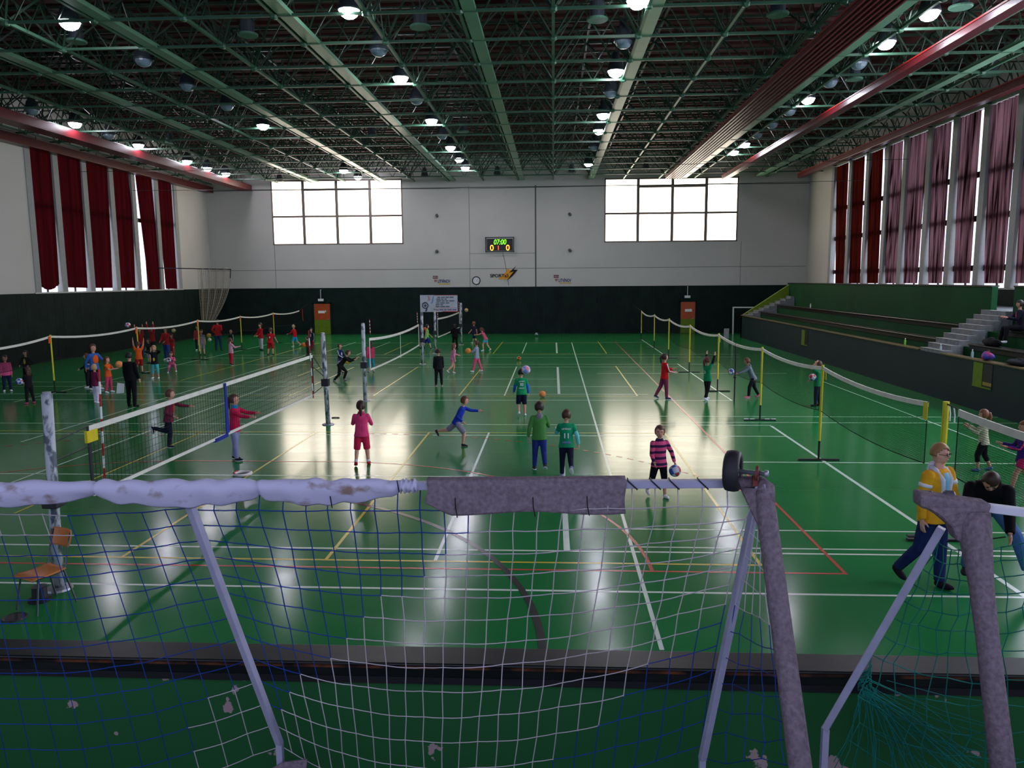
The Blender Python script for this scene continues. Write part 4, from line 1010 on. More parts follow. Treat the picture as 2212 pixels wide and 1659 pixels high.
# ---- second goal at the right
Z2 = 2.9
g2 = thing('goal', 'second stored goal with grey carpet wrapped post and tangled teal net', 'goal', (1.9, 2.8, 1.0))
p2t, p2b, p2e = pillar_pts(2100, 1098, 2166, 1659, 2.8, Z2)
d2 = (p2e-p2t).normalized()
b = MB(); b.tube([p2t, p2e], .03, 4); b.build('post', M_galv, g2)
b = MB(); b.tube([p2t+d2*x for x in (.02, .1, .2, .3, .5, 1.3)], [.062, .058, .05, .043, .04, .045], 16); b.build('felt_sleeve', M_felt, g2, smooth=True)
ca = F(2000, 1074, Z2+.015); cb = F(2142, 1100, Z2); cc = F(2330, 1122, Z2)
b = MB(); b.bar(cb+(ca-cb)*.3, cc, .034, .032); b.build('crossbar', mat('goal_tube_white', (206, 206, 214), .45, .4, var=.08), g2, bevel=.003)
b = MB()
pts = [W(1989, 1067, p2t.y-.03), W(2146, 1090, p2t.y-.05), W(2138, 1112, p2t.y-.05), W(2114, 1140, p2t.y-.045), W(2098, 1172, p2t.y-.045), W(2070, 1172, p2t.y-.045), W(2058, 1142, p2t.y-.045), W(2030, 1118, p2t.y-.045), W(2008, 1104, p2t.y-.04), W(1988, 1098, p2t.y-.03)]
b.poly(pts); b.poly([p+V((0, .075, .004)) for p in pts][::-1])
n = len(pts)
for i in range(n): b.quad(pts[i], pts[i]+V((0, .075, .004)), pts[(i+1) % n]+V((0, .075, .004)), pts[(i+1) % n])
b.build('felt_cap', M_felt, g2, bevel=.012)
c0, c1 = brace_pts(2034, 1140, 1783, 1573, p2t.y+.03, yp0-.12)
b = MB(); b.bar(c0, c1, .036, .03); b.bar(c1, V((c1.x, c1.y, 1.0)), .03, .03); b.build('brace', M_galv, g2, bevel=.003)
for (x, y, r_) in ((2003, 1070, .02), (2050, 1072, .024)):
    b = MB(); p = W(x, y, p2t.y+.03); b.lathe([(.001, -.02), (r_*.7, -.02), (r_, -.014), (r_, .014), (r_*.7, .02), (.001, .02)], p, (1, -.2, 0), 18); b.build('roller', mat('roller_grey', (70, 70, 78), .5, .4, var=.1), g2)
# tangled teal net between brace, post and beyond
T1 = [(0, 2030, 1150, 2085, 1190, 2300, 1150), (.25, 1975, 1250, 2085, 1275, 2310, 1250), (.5, 1915, 1350, 2070, 1385, 2320, 1370), (.72, 1862, 1452, 2070, 1520, 2330, 1500), (1, 1850, 1610, 2060, 1690, 2340, 1680)]
def teal_fn(u, v):
    xa, ya_, xm, ym, xb, yb_ = interp(T1, v)
    x = (1-u)*(1-2*u)*xa+4*u*(1-u)*xm+u*(2*u-1)*xb; y = (1-u)*(1-2*u)*ya_+4*u*(1-u)*ym+u*(2*u-1)*yb_
    w_ = (math.sin(u*23+v*11)+math.sin(v*29-u*7))*6*(.4+v)
    return W(x+w_, y+w_*.7, min(lerp(p2t.y+.06, yp0-.12, v)+.03*math.sin(u*19+v*5), yp0-.03))
net_panel('goal_net', 11, 11, teal_fn, lambda u, v: 't', par=g2)
rnd = random.Random(5); b = MB()
for i in range(34):
    a = W(1858+rnd.random()*24, 1470+rnd.random()*30, yp0-.15); e = W(1800+rnd.random()*400, 1640+rnd.random()*60, yp0-.06-.12*rnd.random())
    m1 = a.lerp(e, .35)+V((.02*rnd.random(), 0, .03*rnd.random())); m2 = a.lerp(e, .7)+V((.02*rnd.random(), 0, .02-.03*rnd.random())); b.tube([a, m1, m2, e], .0019, 4, caps=False)
for i in range(10):
    a = W(1880+rnd.random()*40, 1470+i*14, yp0-.12); e = W(2110+rnd.random()*100, 1520+i*16+rnd.random()*60, yp0-.07); b.tube([a, a.lerp(e, .5)+V((0, 0, -.015)), e], .0019, 4, caps=False)
for i in range(8):
    a = W(1868, 1440+i*6, yp0-.13); b.tube([a+V((.03*math.cos(q*.9+i), .03*math.sin(q*.9+i)*.4, .02*math.sin(q*1.3+i))) for q in range(9)], .0021, 4, caps=False)
b.build('tangled_cord', M_nteal, g2)
b = MB()
for (x0, y0, x1, y1) in ((2108, 1168, 2172, 1160), (2046, 1170, 2060, 1168), (2112, 1142, 2118, 1140)):
    b.tube([W(x0, y0, p2t.y-.06), W(x1, y1, p2t.y-.05)], .0025, 5)
b.build('cable_tie', M_tie, g2)
# ================================================================== people
SKIN = mat('skin', (206, 152, 126), .55, .3, var=.05, scale=20)
_cm = {}
def cmat(c, kind='cloth'):
    k = (kind,)+tuple(c)
    if k not in _cm: _cm[k] = mat('%s_%d_%d_%d' % ((kind,)+tuple(c)), c, .8 if kind == 'cloth' else .5, .15 if kind == 'cloth' else .35, var=.14, scale=9)
    return _cm[k]
def stripe_mat(name, c1, c2, step, off=0.0):
    m = bpy.data.materials.new(name); t_, b_ = nodes(m); b_.inputs['Roughness'].default_value = .8; b_.inputs['Specular IOR Level'].default_value = .15
    tc = t_.nodes.new('ShaderNodeTexCoord'); s_ = t_.nodes.new('ShaderNodeSeparateXYZ'); t_.links.new(tc.outputs['Object'], s_.inputs[0])
    a_ = t_.nodes.new('ShaderNodeMath'); a_.operation = 'ADD'; a_.inputs[1].default_value = off; t_.links.new(s_.outputs['Z'], a_.inputs[0])
    q = t_.nodes.new('ShaderNodeMath'); q.operation = 'DIVIDE'; q.inputs[1].default_value = step; t_.links.new(a_.outputs[0], q.inputs[0])
    f_ = t_.nodes.new('ShaderNodeMath'); f_.operation = 'FRACT'; t_.links.new(q.outputs[0], f_.inputs[0])
    l_ = t_.nodes.new('ShaderNodeMath'); l_.operation = 'LESS_THAN'; l_.inputs[1].default_value = .42; t_.links.new(f_.outputs[0], l_.inputs[0])
    mx = t_.nodes.new('ShaderNodeMix'); mx.data_type = 'RGBA'; mx.inputs[6].default_value = rgb(*c1); mx.inputs[7].default_value = rgb(*c2); t_.links.new(l_.outputs[0], mx.inputs[0]); t_.links.new(mx.outputs[2], b_.inputs['Base Color'])
    return m
Z = V((0, 0, 1))
def etube(b, rings, n=14):
    """closed tube of elliptical rings: (centre, axis a * ra, axis b * rb)"""
    base = len(b.v); k = len(rings)
    for c, a, w in rings:
        for j in range(n):
            t = 2*PI*j/n; b.v.append(c+a*math.cos(t)+w*math.sin(t))
    for i in range(k-1):
        for j in range(n):
            p = base+i*n; q = p+n; b.f.append([p+j, p+(j+1) % n, q+(j+1) % n, q+j]); b.m.append(0)
    b.f.append([base+j for j in range(n)][::-1]); b.m.append(0); b.f.append([base+(k-1)*n+j for j in range(n)]); b.m.append(0)
def limb(b, pts, rad, n=10):
    """tapered limb with rounded ends"""
    P_ = []; R_ = []
    for i in range(len(pts)-1):
        for k in range(4):
            u = k/4; P_.append(pts[i].lerp(pts[i+1], u)); R_.append(rad[i]+(rad[i+1]-rad[i])*u)
    P_.append(pts[-1]); R_.append(rad[-1])
    b.tube(P_, R_, n)
    b.ell(pts[0], (rad[0],)*3, nu=10, nv=6)
    for p, r_ in zip(pts[1:-1], rad[1:-1]): b.ell(p, (r_*1.0,)*3, nu=10, nv=6)
def grown(b, name, m, par, vox, it=6):
    o = b.build(name, m, par, smooth=True)
    r_ = o.modifiers.new('remesh', 'REMESH'); r_.mode = 'VOXEL'; r_.voxel_size = vox; r_.use_smooth_shade = True
    s_ = o.modifiers.new('smooth', 'SMOOTH'); s_.factor = .5; s_.iterations = it
    return o
def rot3(x, y, z): return Matrix((x, y, z)).transposed()
POSES = {
 'stand': dict(la=(2, 8, 10), ra=(4, 8, 14), ll=(2, 4, 3), rl=(-3, 4, 4)),
 'back_hands': dict(la=(-28, 20, 40, -38), ra=(-28, 20, 40, -38), ll=(0, 5, 2), rl=(0, 5, 2)),
 'walk': dict(la=(22, 8, 20), ra=(-22, 8, 15), ll=(-20, 3, 14), rl=(24, 3, 8), lean=4),
 'run': dict(la=(38, 12, 60), ra=(-45, 14, 60), ll=(-28, 2, 62), rl=(42, 2, 30), lean=16),
 'hold': dict(la=(42, 4, 58, -14), ra=(42, 4, 58, -14), ll=(4, 5, 5), rl=(-4, 5, 4)),
 'hold_low': dict(la=(22, 5, 38, -14), ra=(22, 5, 38, -14), ll=(4, 5, 5), rl=(-4, 5, 4)),
 'up': dict(la=(168, 8, 8), ra=(160, 10, 16), ll=(6, 4, 8), rl=(-10, 4, 10)),
 'behind_head': dict(la=(120, 45, 120, -60), ra=(120, 45, 120, -60), ll=(3, 6, 4), rl=(-3, 6, 4)),
 'crouch': dict(la=(50, 6, 50, -12), ra=(50, 6, 50, -12), ll=(100, 12, 118), rl=(84, 12, 122), lean=22),
 'dig': dict(la=(58, 0, 16, -6), ra=(58, 0, 16, -6), ll=(24, 8, 30), rl=(-6, 8, 30), lean=30),
 'lunge': dict(la=(50, 8, 50), ra=(40, 8, 60), ll=(40, 6, 60), rl=(-6, 4, 36), lean=38),
 'serve': dict(la=(70, 10, 20), ra=(-10, 14, 30), ll=(16, 4, 6), rl=(-16, 4, 10), lean=4),
 'reach': dict(la=(75, 10, 8), ra=(72, 8, 10), ll=(2, 4, 4), rl=(-4, 4, 6), lean=4),
 'sit': dict(la=(30, 10, 70, -18), ra=(30, 10, 70, -18), ll=(88, 10, 84), rl=(84, 10, 74), lean=6),
 'kneeup': dict(la=(30, 10, 40), ra=(-20, 10, 30), ll=(20, 4, 30), rl=(-12, 4, 40), lean=8),
}
NP = [0]
def person(label, fx, fy_, hy, yaw, pose, top, low, hair, hs='short', adult=False, sleeve='long', legs='long', shoe=(40, 40, 46), sole=None, skin=None, zb=0.0, at=None, look=0, extra=None, topm=None, vox=None, group=None, Hm=None, loose=1.0, sock=None, headpitch=0):
    P = dict(POSES[pose]) if isinstance(pose, str) else dict(pose)
    foot = V(at) if at is not None else F(fx, fy_, zb)
    f = V((math.sin(math.radians(yaw)), math.cos(math.radians(yaw)), 0)); r = V((f.y, -f.x, 0))
    lean = math.radians(P.get('lean', 0)); ut = Z*math.cos(lean)+f*math.sin(lean); ft = f*math.cos(lean)-Z*math.sin(lean)
    th, sh, hipw, sw = (.245, .235, .05, .118) if adult else (.225, .215, .05, .108)
    tor = .30; hh = .0675 if adult else .082
    def seg(side, fwd, out, L): 
        a, o = math.radians(fwd), math.radians(out)
        return ((f*math.sin(a)-Z*math.cos(a))*math.cos(o)+r*side*math.sin(o))*L
    O = V((0, 0, 0)); nb = O+ut*tor
    J = {}
    for s, k, lk, ak in ((-1, 'l', 'll', 'la'), (1, 'r', 'rl', 'ra')):
        fw, ou, kn = P[lk][:3]
        h = O+r*s*hipw-Z*.015; kne = h+seg(s, fw, ou, th); an = kne+seg(s, fw-kn, ou*.6, sh)
        sa = math.radians(fw-kn); fd = (f*math.cos(sa*.75)+Z*math.sin(sa*.75)).normalized(); fd = (fd+r*s*.15).normalized()
        J[k+'h'], J[k+'k'], J[k+'a'], J[k+'f'] = h, kne, an, fd
        q = P[ak]; fw, ou, el = q[:3]; o2 = q[3] if len(q) > 3 else ou*.4
        shd = nb-ut*.036+r*s*sw*.88; eb = shd+seg(s, fw+P.get('lean', 0)*.3, ou, .155); wr = eb+seg(s, fw+P.get('lean', 0)*.3+el, o2, .14)
        J[k+'s'], J[k+'e'], J[k+'w'] = shd, eb, wr
    hp = math.radians(P.get('lean', 0)*.45-headpitch); hu = (Z*math.cos(hp)+f*math.sin(hp)).normalized()
    ly = math.radians(yaw+look); lf = V((math.sin(ly), math.cos(ly), 0)); hf = (lf-hu*lf.dot(hu)).normalized(); hr = hf.cross(hu).normalized()
    hc = nb+ut*.03+hu*(hh+.004)
    zmin = min(J['la'].z, J['ra'].z)-.04; zmax = (hc+hu*hh).z
    if P.get('lean', 0) > 60: zmax = max(zmax, nb.z+.07)
    top_z = W(fx, hy, foot.y).z if at is None else None
    scl = Hm if Hm else (top_z-zb)/(zmax-zmin)
    sup = 'l' if J['la'].z < J['ra'].z else 'r'
    off = foot-V((J[sup+'a'].x*scl, J[sup+'a'].y*scl, (zmin)*scl)) if at is None or P.get('feet_at') else foot
    def T(p): return off+p*scl
    NP[0] += 1
    root = thing('person', label, 'person', (T(O).x, T(O).y, zb if at is None else foot.z), group)
    k = scl; vx = vox or max(.009, .0088*scl)
    sm = cmat(skin, 'skin') if skin else SKIN
    J2 = {a: (T(v) if a[1] != 'f' else v) for a, v in J.items()}
    hcw, nbw, Ow = T(hc), T(nb), T(O)
    # --- body: one continuous surface
    b = MB()
    HR = rot3(hr, hf, hu)
    b.ell(hcw, (hh*.70*k, hh*.80*k, hh*k), HR, 14, 10); b.ell(hcw-hu*hh*.42*k+hf*hh*.12*k, (hh*.54*k, hh*.62*k, hh*.52*k), HR)
    b.ell(hcw+hf*hh*.82*k-hu*hh*.12*k, (hh*.11*k, hh*.16*k, hh*.17*k), HR, 8, 6)
    for s in (-1, 1): b.ell(hcw+hr*s*hh*.70*k-hu*.05*hh*k, (hh*.09*k, hh*.16*k, hh*.22*k), HR, 8, 6)
    limb(b, [nbw-ut*.03*k, hcw-hu*hh*.5*k], [.03*k, .027*k])
    TR = rot3(r, ft, ut)
    etube(b, [(Ow+ut*z_*k, r*a_*k, ft*d_*k) for z_, a_, d_ in ((-.05, .062, .05), (-.02, .08, .058), (.05, .076, .052), (.12, .074, .05), (.2, .088, .056), (.25, .094, .052), (.278, .078, .042), (.298, .04, .032))])
    for q in 'lr':
        s = -1 if q == 'l' else 1
        limb(b, [J2[q+'s'], J2[q+'e'], J2[q+'w']], [.03*k, .023*k, .0165*k])
        limb(b, [J2[q+'h'], J2[q+'k'], J2[q+'k'].lerp(J2[q+'a'], .3), J2[q+'a']], [.052*k, .034*k, .034*k, .021*k])
        d = (J2[q+'w']-J2[q+'e']).normalized(); inn = (-r*s*.8+f*.2); inn = (inn-d*inn.dot(d)).normalized(); sd = d.cross(inn).normalized()
        if sd.dot(f) < 0: sd = -sd
        b.ell(J2[q+'w']+d*.03*k, (.021*k, .0115*k, .032*k), rot3(sd, inn, d), 10, 6)
        for fi, (o_, L) in enumerate(((-.0155, .032), (-.0052, .039), (.0052, .042), (.0155, .038))):
            p0 = J2[q+'w']+d*.05*k+sd*o_*k; p1 = p0+(d+inn*.2).normalized()*L*.55*k; p2 = p1+(d+inn*.75).normalized()*L*.5*k
            b.tube([p0, p1, p2], [.0062*k, .0058*k, .0046*k], 6)
        p0 = J2[q+'w']+d*.016*k+sd*.014*k; p1 = p0+(d*.6+sd*.8+inn*.3).normalized()*.026*k; p2 = p1+(d*.9+sd*.25+inn*.4).normalized()*.02*k
        b.tube([p0, p1, p2], [.0085*k, .0072*k, .0052*k], 6)
        fd = J2[q+'f']; fu = (Z-fd*fd.z).normalized(); fr = fd.cross(fu)
        b.ell(J2[q+'a']+fd*.03*k-fu*.022*k, (.024*k, .058*k, .018*k), rot3(fr, fd, fu), 10, 6)
    grown(b, 'body', sm, root, vx, 4)
    # --- shirt
    g = 1.10*loose; b = MB()
    hemz = -.055 if P.get('lean', 0) < 60 else -.02
    if extra and 'hem' in extra: hemz = extra['hem']
    etube(b, [(Ow+ut*z_*k, r*a_*k*g, ft*d_*k*g) for z_, a_, d_ in ((hemz, .108, .078), (hemz*.4, .103, .074), (.03, .092, .066), (.12, .084, .059), (.2, .092, .06), (.25, .098, .057), (.28, .084, .046), (.298, .052, .038), (.306, .038, .032))])
    for q in 'lr':
        if sleeve == 'none': b.ell(J2[q+'s'], (.034*k,)*3); continue
        if sleeve == 'long': pts = [J2[q+'s'], J2[q+'e'], J2[q+'w']+(J2[q+'e']-J2[q+'w'])*.03]; rr = [.038*k*loose, .031*k*loose, .0245*k*loose]
        else: pts = [J2[q+'s'], J2[q+'s'].lerp(J2[q+'e'], .7)]; rr = [.038*k, .034*k]
        limb(b, pts, rr)
    grown(b, 'shirt' if sleeve != 'long' else 'jacket', topm or cmat(top), root, vx, 5)
    # --- trousers, shorts or skirt
    b = MB()
    etube(b, [(Ow+ut*z_*k, r*a_*k, ft*d_*k) for z_, a_, d_ in ((-.06, .07, .058), (-.03, .088, .066), (.02, .086, .062), (.05, .082, .058))])
    for q in 'lr':
        h, kn, an = J2[q+'h'], J2[q+'k'], J2[q+'a']
        if legs == 'long': limb(b, [h, kn, an.lerp(kn, .03)], [.061*k, .043*k, .033*k*loose])
        elif legs == 'capri': limb(b, [h, kn, kn.lerp(an, .5)], [.06*k, .043*k, .037*k])
        elif legs == 'knee': limb(b, [h, kn.lerp(h, -.05)], [.062*k, .052*k])
        elif legs == 'shorts': limb(b, [h, h.lerp(kn, .55)], [.062*k, .058*k])
    if legs == 'skirt':
        etube(b, [(Ow-Z*z_*k, r*a_*k, f*d_*k) for z_, a_, d_ in ((0, .088, .066), (.08, .105, .09), (.16, .12, .11))])
    lowc = low if isinstance(low, tuple) else None
    grown(b, {'long': 'trousers', 'capri': 'leggings', 'knee': 'shorts', 'shorts': 'shorts', 'skirt': 'skirt'}[legs], cmat(low) if lowc else low, root, vx, 5)
    # --- shoes
    for q in 'lr':
        fd = J2[q+'f']; fu = (Z-fd*fd.z).normalized(); fr = fd.cross(fu); a = J2[q+'a']; FR = rot3(fr, fd, fu)
        b = MB(); b.ell(a+fd*.034*k-fu*.021*k, (.030*k, .068*k, .022*k), FR, 12, 8); b.ell(a+fd*.0*k-fu*.012*k, (.028*k, .034*k, .03*k), FR, 12, 8)
        so = grown(b, 'shoe', cmat(shoe), root, max(vx*.8, .008), 2)
        if sole:
            b = MB(); b.ell(a+fd*.034*k-fu*.034*k, (.031*k, .07*k, .0085*k), FR, 14, 6); b.build('sole', cmat(sole), so, smooth=True)
        if sock:
            b = MB(); b.tube([a+Z*.005*k, a.lerp(J2[q+'k'], .2)], [.026*k, .028*k], 10); b.build('sock', cmat(sock), root, smooth=True)
    # --- hair
    b = MB(); hk = hh*k
    b.ell(hcw+hu*.06*hk-hf*.05*hk, (.80*hk, .90*hk, 1.04*hk), HR, 22, 16)
    keep = []
    low_cut = {'short': -.5, 'pony': -.5, 'long': -.9, 'bob': -.7, 'crop': -.22, 'bun': -.45}[hs]
    for fc in b.f:
        c = sum((b.v[i] for i in fc), V((0, 0, 0)))/len(fc)-hcw; fz, uz = c.dot(hf)/hk, c.dot(hu)/hk
        if (hs == 'crop' and fz > -.12 and uz < .22) or (fz > .18 and uz < .50+.1*math.sin(c.dot(hr)/hk*5)) or uz < low_cut-.1*fz: continue
        keep.append(fc)
    b.f = keep; b.m = [0]*len(keep)
    if hs == 'pony':
        p0 = hcw-hf*.8*hk+hu*.35*hk; b.tube([p0+hf*.2*hk, p0-hf*.2*hk, p0-hf*.35*hk-hu*.6*hk, p0-hf*.2*hk-hu*1.5*hk, p0-hf*.1*hk-hu*2.1*hk], [.14*hk, .2*hk, .27*hk, .22*hk, .05*hk], 8)
    if hs == 'long':
        etube(b, [(hcw-hf*.35*hk+hu*.1*hk, hr*.78*hk, hf*.5*hk), (hcw-hf*.5*hk-hu*.7*hk, hr*.76*hk, hf*.36*hk), (hcw-hf*.55*hk-hu*1.5*hk, hr*.66*hk, hf*.26*hk), (hcw-hf*.5*hk-hu*2.2*hk, hr*.4*hk, hf*.14*hk)])
    if hs == 'bun': b.ell(hcw-hf*.75*hk+hu*.6*hk, (.34*hk,)*3)
    b.build('hair', cmat(hair, 'hair'), root, smooth=True, solid=.006*k)
    # --- face for heads that look towards the camera
    vd = (CP-hcw).normalized()
    if hf.dot(vd) > .05 and scl*FPX/foot.y > 70:
        for s in (-1, 1):
            p = hcw+hf*.74*hk+hr*s*.28*hk+hu*.06*hk
            b = MB(); b.ell(p, (.10*hk, .05*hk, .065*hk), HR, 8, 6); b.build('eye', cmat((52, 40, 36), 'eye'), root, smooth=True)
            b = MB(); b.ell(p+hu*.17*hk+hf*.02*hk, (.14*hk, .05*hk, .03*hk), HR, 8, 4); b.build('eyebrow', cmat(hair, 'hair'), root)
        b = MB(); b.ell(hcw+hf*.72*hk-hu*.46*hk, (.2*hk, .07*hk, .045*hk), HR, 8, 6); b.build('mouth', cmat((168, 88, 84), 'lip'), root, smooth=True)
    ctx = dict(root=root, k=k, O=Ow, nb=nbw, r=r, ft=ft, ut=ut, f=f, J=J2, hc=hcw, hk=hk, hf=hf, hr=hr, hu=hu, HR=HR, g=g, TR=TR)
    if extra:
        for fn in extra.get('do', ()): fn(ctx)
    return ctx
def back_text(s, size, up, c=(235, 235, 235), front=False):
    def do(x):
        m = cmat(c); n = x['ft']*(1 if front else -1); rt = x['r']*(-1 if front else 1)
        p = x['O']+x['ut']*up*x['k']+n*(fdep(x, up)+.003)*x['k']
        M_ = Matrix.Translation(p) @ rot3(rt, x['ut'], n).to_4x4(); text(s, M_, size*x['k'], m, x['root'], rot=None, name='shirt_print', ext=.0015, bold=.022)
    return do
def fdep(x, up):
    t = ((-.06, .078), (.03, .066), (.12, .059), (.2, .06), (.25, .057), (.28, .046), (.3, .036))
    for i in range(len(t)-1):
        if up <= t[i+1][0]:
            u = max(0, (up-t[i][0])/(t[i+1][0]-t[i][0])); return (t[i][1]+(t[i+1][1]-t[i][1])*u)*x['g']
    return .036*x['g']
def patch(c, up, w, h, front=True, side=0, nm='chest_print'):
    def do(x):
        b = MB(); n = x['ft']*(1 if front else -1); p = x['O']+x['ut']*up*x['k']+n*(fdep(x, up)-.006)*x['k']+x['r']*side*x['k']
        b.ell(p, (w*x['k'], .012*x['k'], h*x['k']), x['TR'], 12, 8); b.build(nm, cmat(c), x['root'], smooth=True)
    return do
def arm_stripe(c, q='r', w=.009):
    def do(x):
        for s_ in q:
            b = MB(); J = x['J']; sd = x['r']*(1 if s_ == 'r' else -1); sh, el, wr = J[s_+'s'], J[s_+'e'], J[s_+'w']; k = x['k']
            b.tube([sh+sd*.034*k+Z*.02*k, sh.lerp(el, .5)+sd*.031*k, el+sd*.028*k, wr+sd*.022*k], w*k, 6); b.build('sleeve_stripe', cmat(c), x['root'], smooth=True)
    return do
def sleeves(c, frm=.55):
    def do(x):
        for s_ in 'lr':
            b = MB(); J = x['J']; k = x['k']; limb(b, [J[s_+'s'].lerp(J[s_+'e'], frm), J[s_+'e'], J[s_+'w']], [.0345*k, .0325*k, .0255*k]); grown(b, 'under_sleeve', cmat(c), x['root'], max(.009, .0088*k), 3)
    return do
def hood(c, big=1.0):
    def do(x):
        b = MB(); k = x['k']; p = x['nb']-x['ft']*.045*k-x['ut']*.01*k
        b.ell(p, (.05*k*big, .026*k, .055*k*big), x['TR'], 14, 10); b.build('hood', cmat(c), x['root'], smooth=True)
    return do
def collar(c, h=.03):
    def do(x):
        b = MB(); k = x['k']; p = x['nb']+x['ut']*.012*k
        etube(b, [(p-x['ut']*h*k, x['r']*.06*k, x['ft']*.05*k), (p, x['r']*.05*k, x['ft']*.045*k), (p+x['ut']*h*k, x['r']*.045*k, x['ft']*.045*k)]); b.build('collar', cmat(c), x['root'], smooth=True)
    return do
DK = (24, 24, 28); NV = (28, 34, 66); BR = (74, 48, 34); DB = (48, 32, 26); BL = (186, 152, 100); RD = (176, 26, 32); PK = (208, 84, 128); WH = (226, 226, 230); GR = (26, 128, 78); OR = (222, 92, 34); TQ = (60, 158, 178)
# ---- along the blank wall
person('child in a pink hooded jacket and dark blue trousers behind the badminton net', 24, 845, 767, 140, 'stand', PK, NV, BR, 'pony', shoe=WH)
person('child in a black jacket with a yellow front and white shoes, hands on hips', 66, 829, 757, 185, dict(la=(-10, 38, 60, -20), ra=(-10, 38, 60, -20), ll=(4, 8, 4), rl=(-2, 8, 4)), DK, (20, 20, 24), DB, shoe=WH, extra=dict(do=[patch((206, 180, 40), .17, .034, .09), patch((120, 170, 210), .2, .036, .022)]))
person('child in black with long brown hair and pink shoes, holding a ball', 59, 873, 793, 285, 'hold_low', (26, 22, 24), DK, BR, 'long', shoe=(206, 80, 120))
person('boy in a blue and orange jacket throwing out one arm', 217, 841, 743, 110, dict(la=(45, 10, 30), ra=(-30, 14, 30), ll=(6, 5, 4), rl=(-6, 5, 4)), (48, 96, 168), DK, BR, shoe=WH, extra=dict(do=[patch(OR, .17, .07, .1)]))
person('small boy in a black hoodie holding a blue and white ball', 190, 838, 764, 240, 'hold_low', (26, 26, 32), (28, 28, 36), BR, shoe=WH)
person('blond child in a maroon jacket and white trousers, seen from behind', 206, 870, 786.5, 25, 'stand', (112, 34, 70), (208, 206, 222), BL, 'bob', shoe=WH)
person('girl in an orange shirt and pink trousers holding out a pale orange ball', 241, 847, 770, 90, 'hold', OR, (196, 64, 96), (104, 50, 34), 'pony', sleeve='short', shoe=WH)
person('adult in a black suit standing with back to the camera, holding a white sheet', 279, 878, 761, 8, 'stand', (14, 14, 17), (15, 15, 18), (24, 20, 20), adult=True, shoe=(16, 16, 18))
person('child in an orange shirt and red shorts leaping with both arms raised', 308, 806, 738, 335, dict(la=(165, 12, 8), ra=(150, 18, 10), ll=(-20, 4, 50), rl=(10, 4, 10), lean=4), OR, (150, 30, 32), BR, sleeve='short', legs='knee', zb=0.12)
person('child in a red jacket partly behind the yellow post, beyond the leaping child', 310, 772, 709, 180, 'up', RD, (46, 50, 96), BR)
person('person in red with arms up and black trousers beyond the net', 334, 768, 705, 200, 'up', RD, DK, DB, adult=True)
person('adult in a red sports jacket and blue trousers with white side stripes', 366, 778, 708, 190, 'hold_low', (188, 30, 34), (42, 60, 132), BR, adult=True, shoe=WH, extra=dict(do=[]))
person('girl in a black shirt and striped shorts behind the child in turquoise', 326, 785, 732, 200, 'stand', DK, stripe_mat('red_white_stripe', (200, 190, 196), (150, 50, 60), .07), BR, 'long', sleeve='short', legs='knee')
person('blond child in a black jacket and turquoise trousers with hands behind the head', 343, 818, 746, 170, 'behind_head', (24, 26, 30), (70, 178, 182), BL, shoe=WH, legs='capri', extra=dict(do=[patch((206, 180, 40), .08, .03, .06)]))
person('child in pink squatting with a white ball', 363, 805, 760, 150, 'crouch', (214, 96, 140), (206, 120, 150), BR, 'pony', shoe=WH)
person('small child in red behind the adult in the red jacket', 376, 771, 722, 200, 'stand', RD, (170, 60, 56), BR)
person('small girl in a red and pink top behind the third yellow post', 433, 757, 703, 170, 'stand', (190, 50, 74), (36, 34, 56), DB, 'pony', shoe=WH)
person('child in a grey shirt and grey shorts beside a yellow ball', 442, 767, 712, 160, 'stand', (124, 116, 124), (132, 128, 130), BR, sleeve='short', legs='knee')
person('adult in a red sweater and jeans with hands folded behind the back', 478, 757, 690, 0, 'back_hands', (204, 30, 34), (34, 50, 82), DB, adult=True)
person('child in a black and white jacket behind the girl in pale pink', 503, 757, 713, 200, 'stand', (30, 32, 38), (36, 36, 46), BL, shoe=WH, extra=dict(do=[arm_stripe(WH, 'lr')]))
person('girl in a pale pink top and red trousers with her back turned', 498, 788, 729.6, 40, dict(la=(40, 14, 50), ra=(40, 14, 60), ll=(4, 9, 4), rl=(-4, 9, 4)), (206, 150, 170), (192, 38, 62), BR, 'pony', shoe=(40, 40, 44), sole=WH)
person('child in a red top and pale trousers behind the red jersey', 567, 757, 698, 215, 'hold_low', RD, (184, 176, 184), DB)
person('child in an all red jersey with a white number on the back', 579, 767, 709, 5, dict(la=(10, 24, 20), ra=(10, 24, 20), ll=(4, 10, 10), rl=(-4, 10, 10), lean=10), (184, 24, 34), (172, 22, 34), BR, sleeve='short', legs='knee', extra=dict(do=[back_text('4', .1, .15)]))
person('child in a red top and bright blue shorts near the end wall', 634, 749, 702, 285, 'kneeup', RD, (44, 148, 200), BL, legs='knee', shoe=WH)
person('child in a dark jacket with white sleeve stripes beside the white net antenna', 677, 757, 709, 200, 'stand', (36, 32, 48), (120, 30, 50), DB, extra=dict(do=[arm_stripe(WH, 'lr'), patch(WH, .17, .018, .08)]))
person('child in dark red bending over an orange ball', 664, 768, 727, 260, 'hold_low', (92, 34, 36), (34, 32, 44), DB, shoe=DK)
person('boy in black with a yellow mark crouching forward beside the chipped post', 722, 824, 757, 85, 'lunge', (22, 22, 24), DK, BR, shoe=(120, 112, 112), extra=dict(do=[patch((206, 180, 40), .16, .02, .05, False)]))
person('boy in a navy and white jacket and shorts holding a yellow ball', 740, 806, 742, 110, 'hold_low', (34, 40, 84), (150, 140, 176), BR, legs='knee', shoe=(40, 46, 60), sole=WH, extra=dict(do=[arm_stripe(WH, 'lr', .014), patch(WH, .16, .03, .06)]))
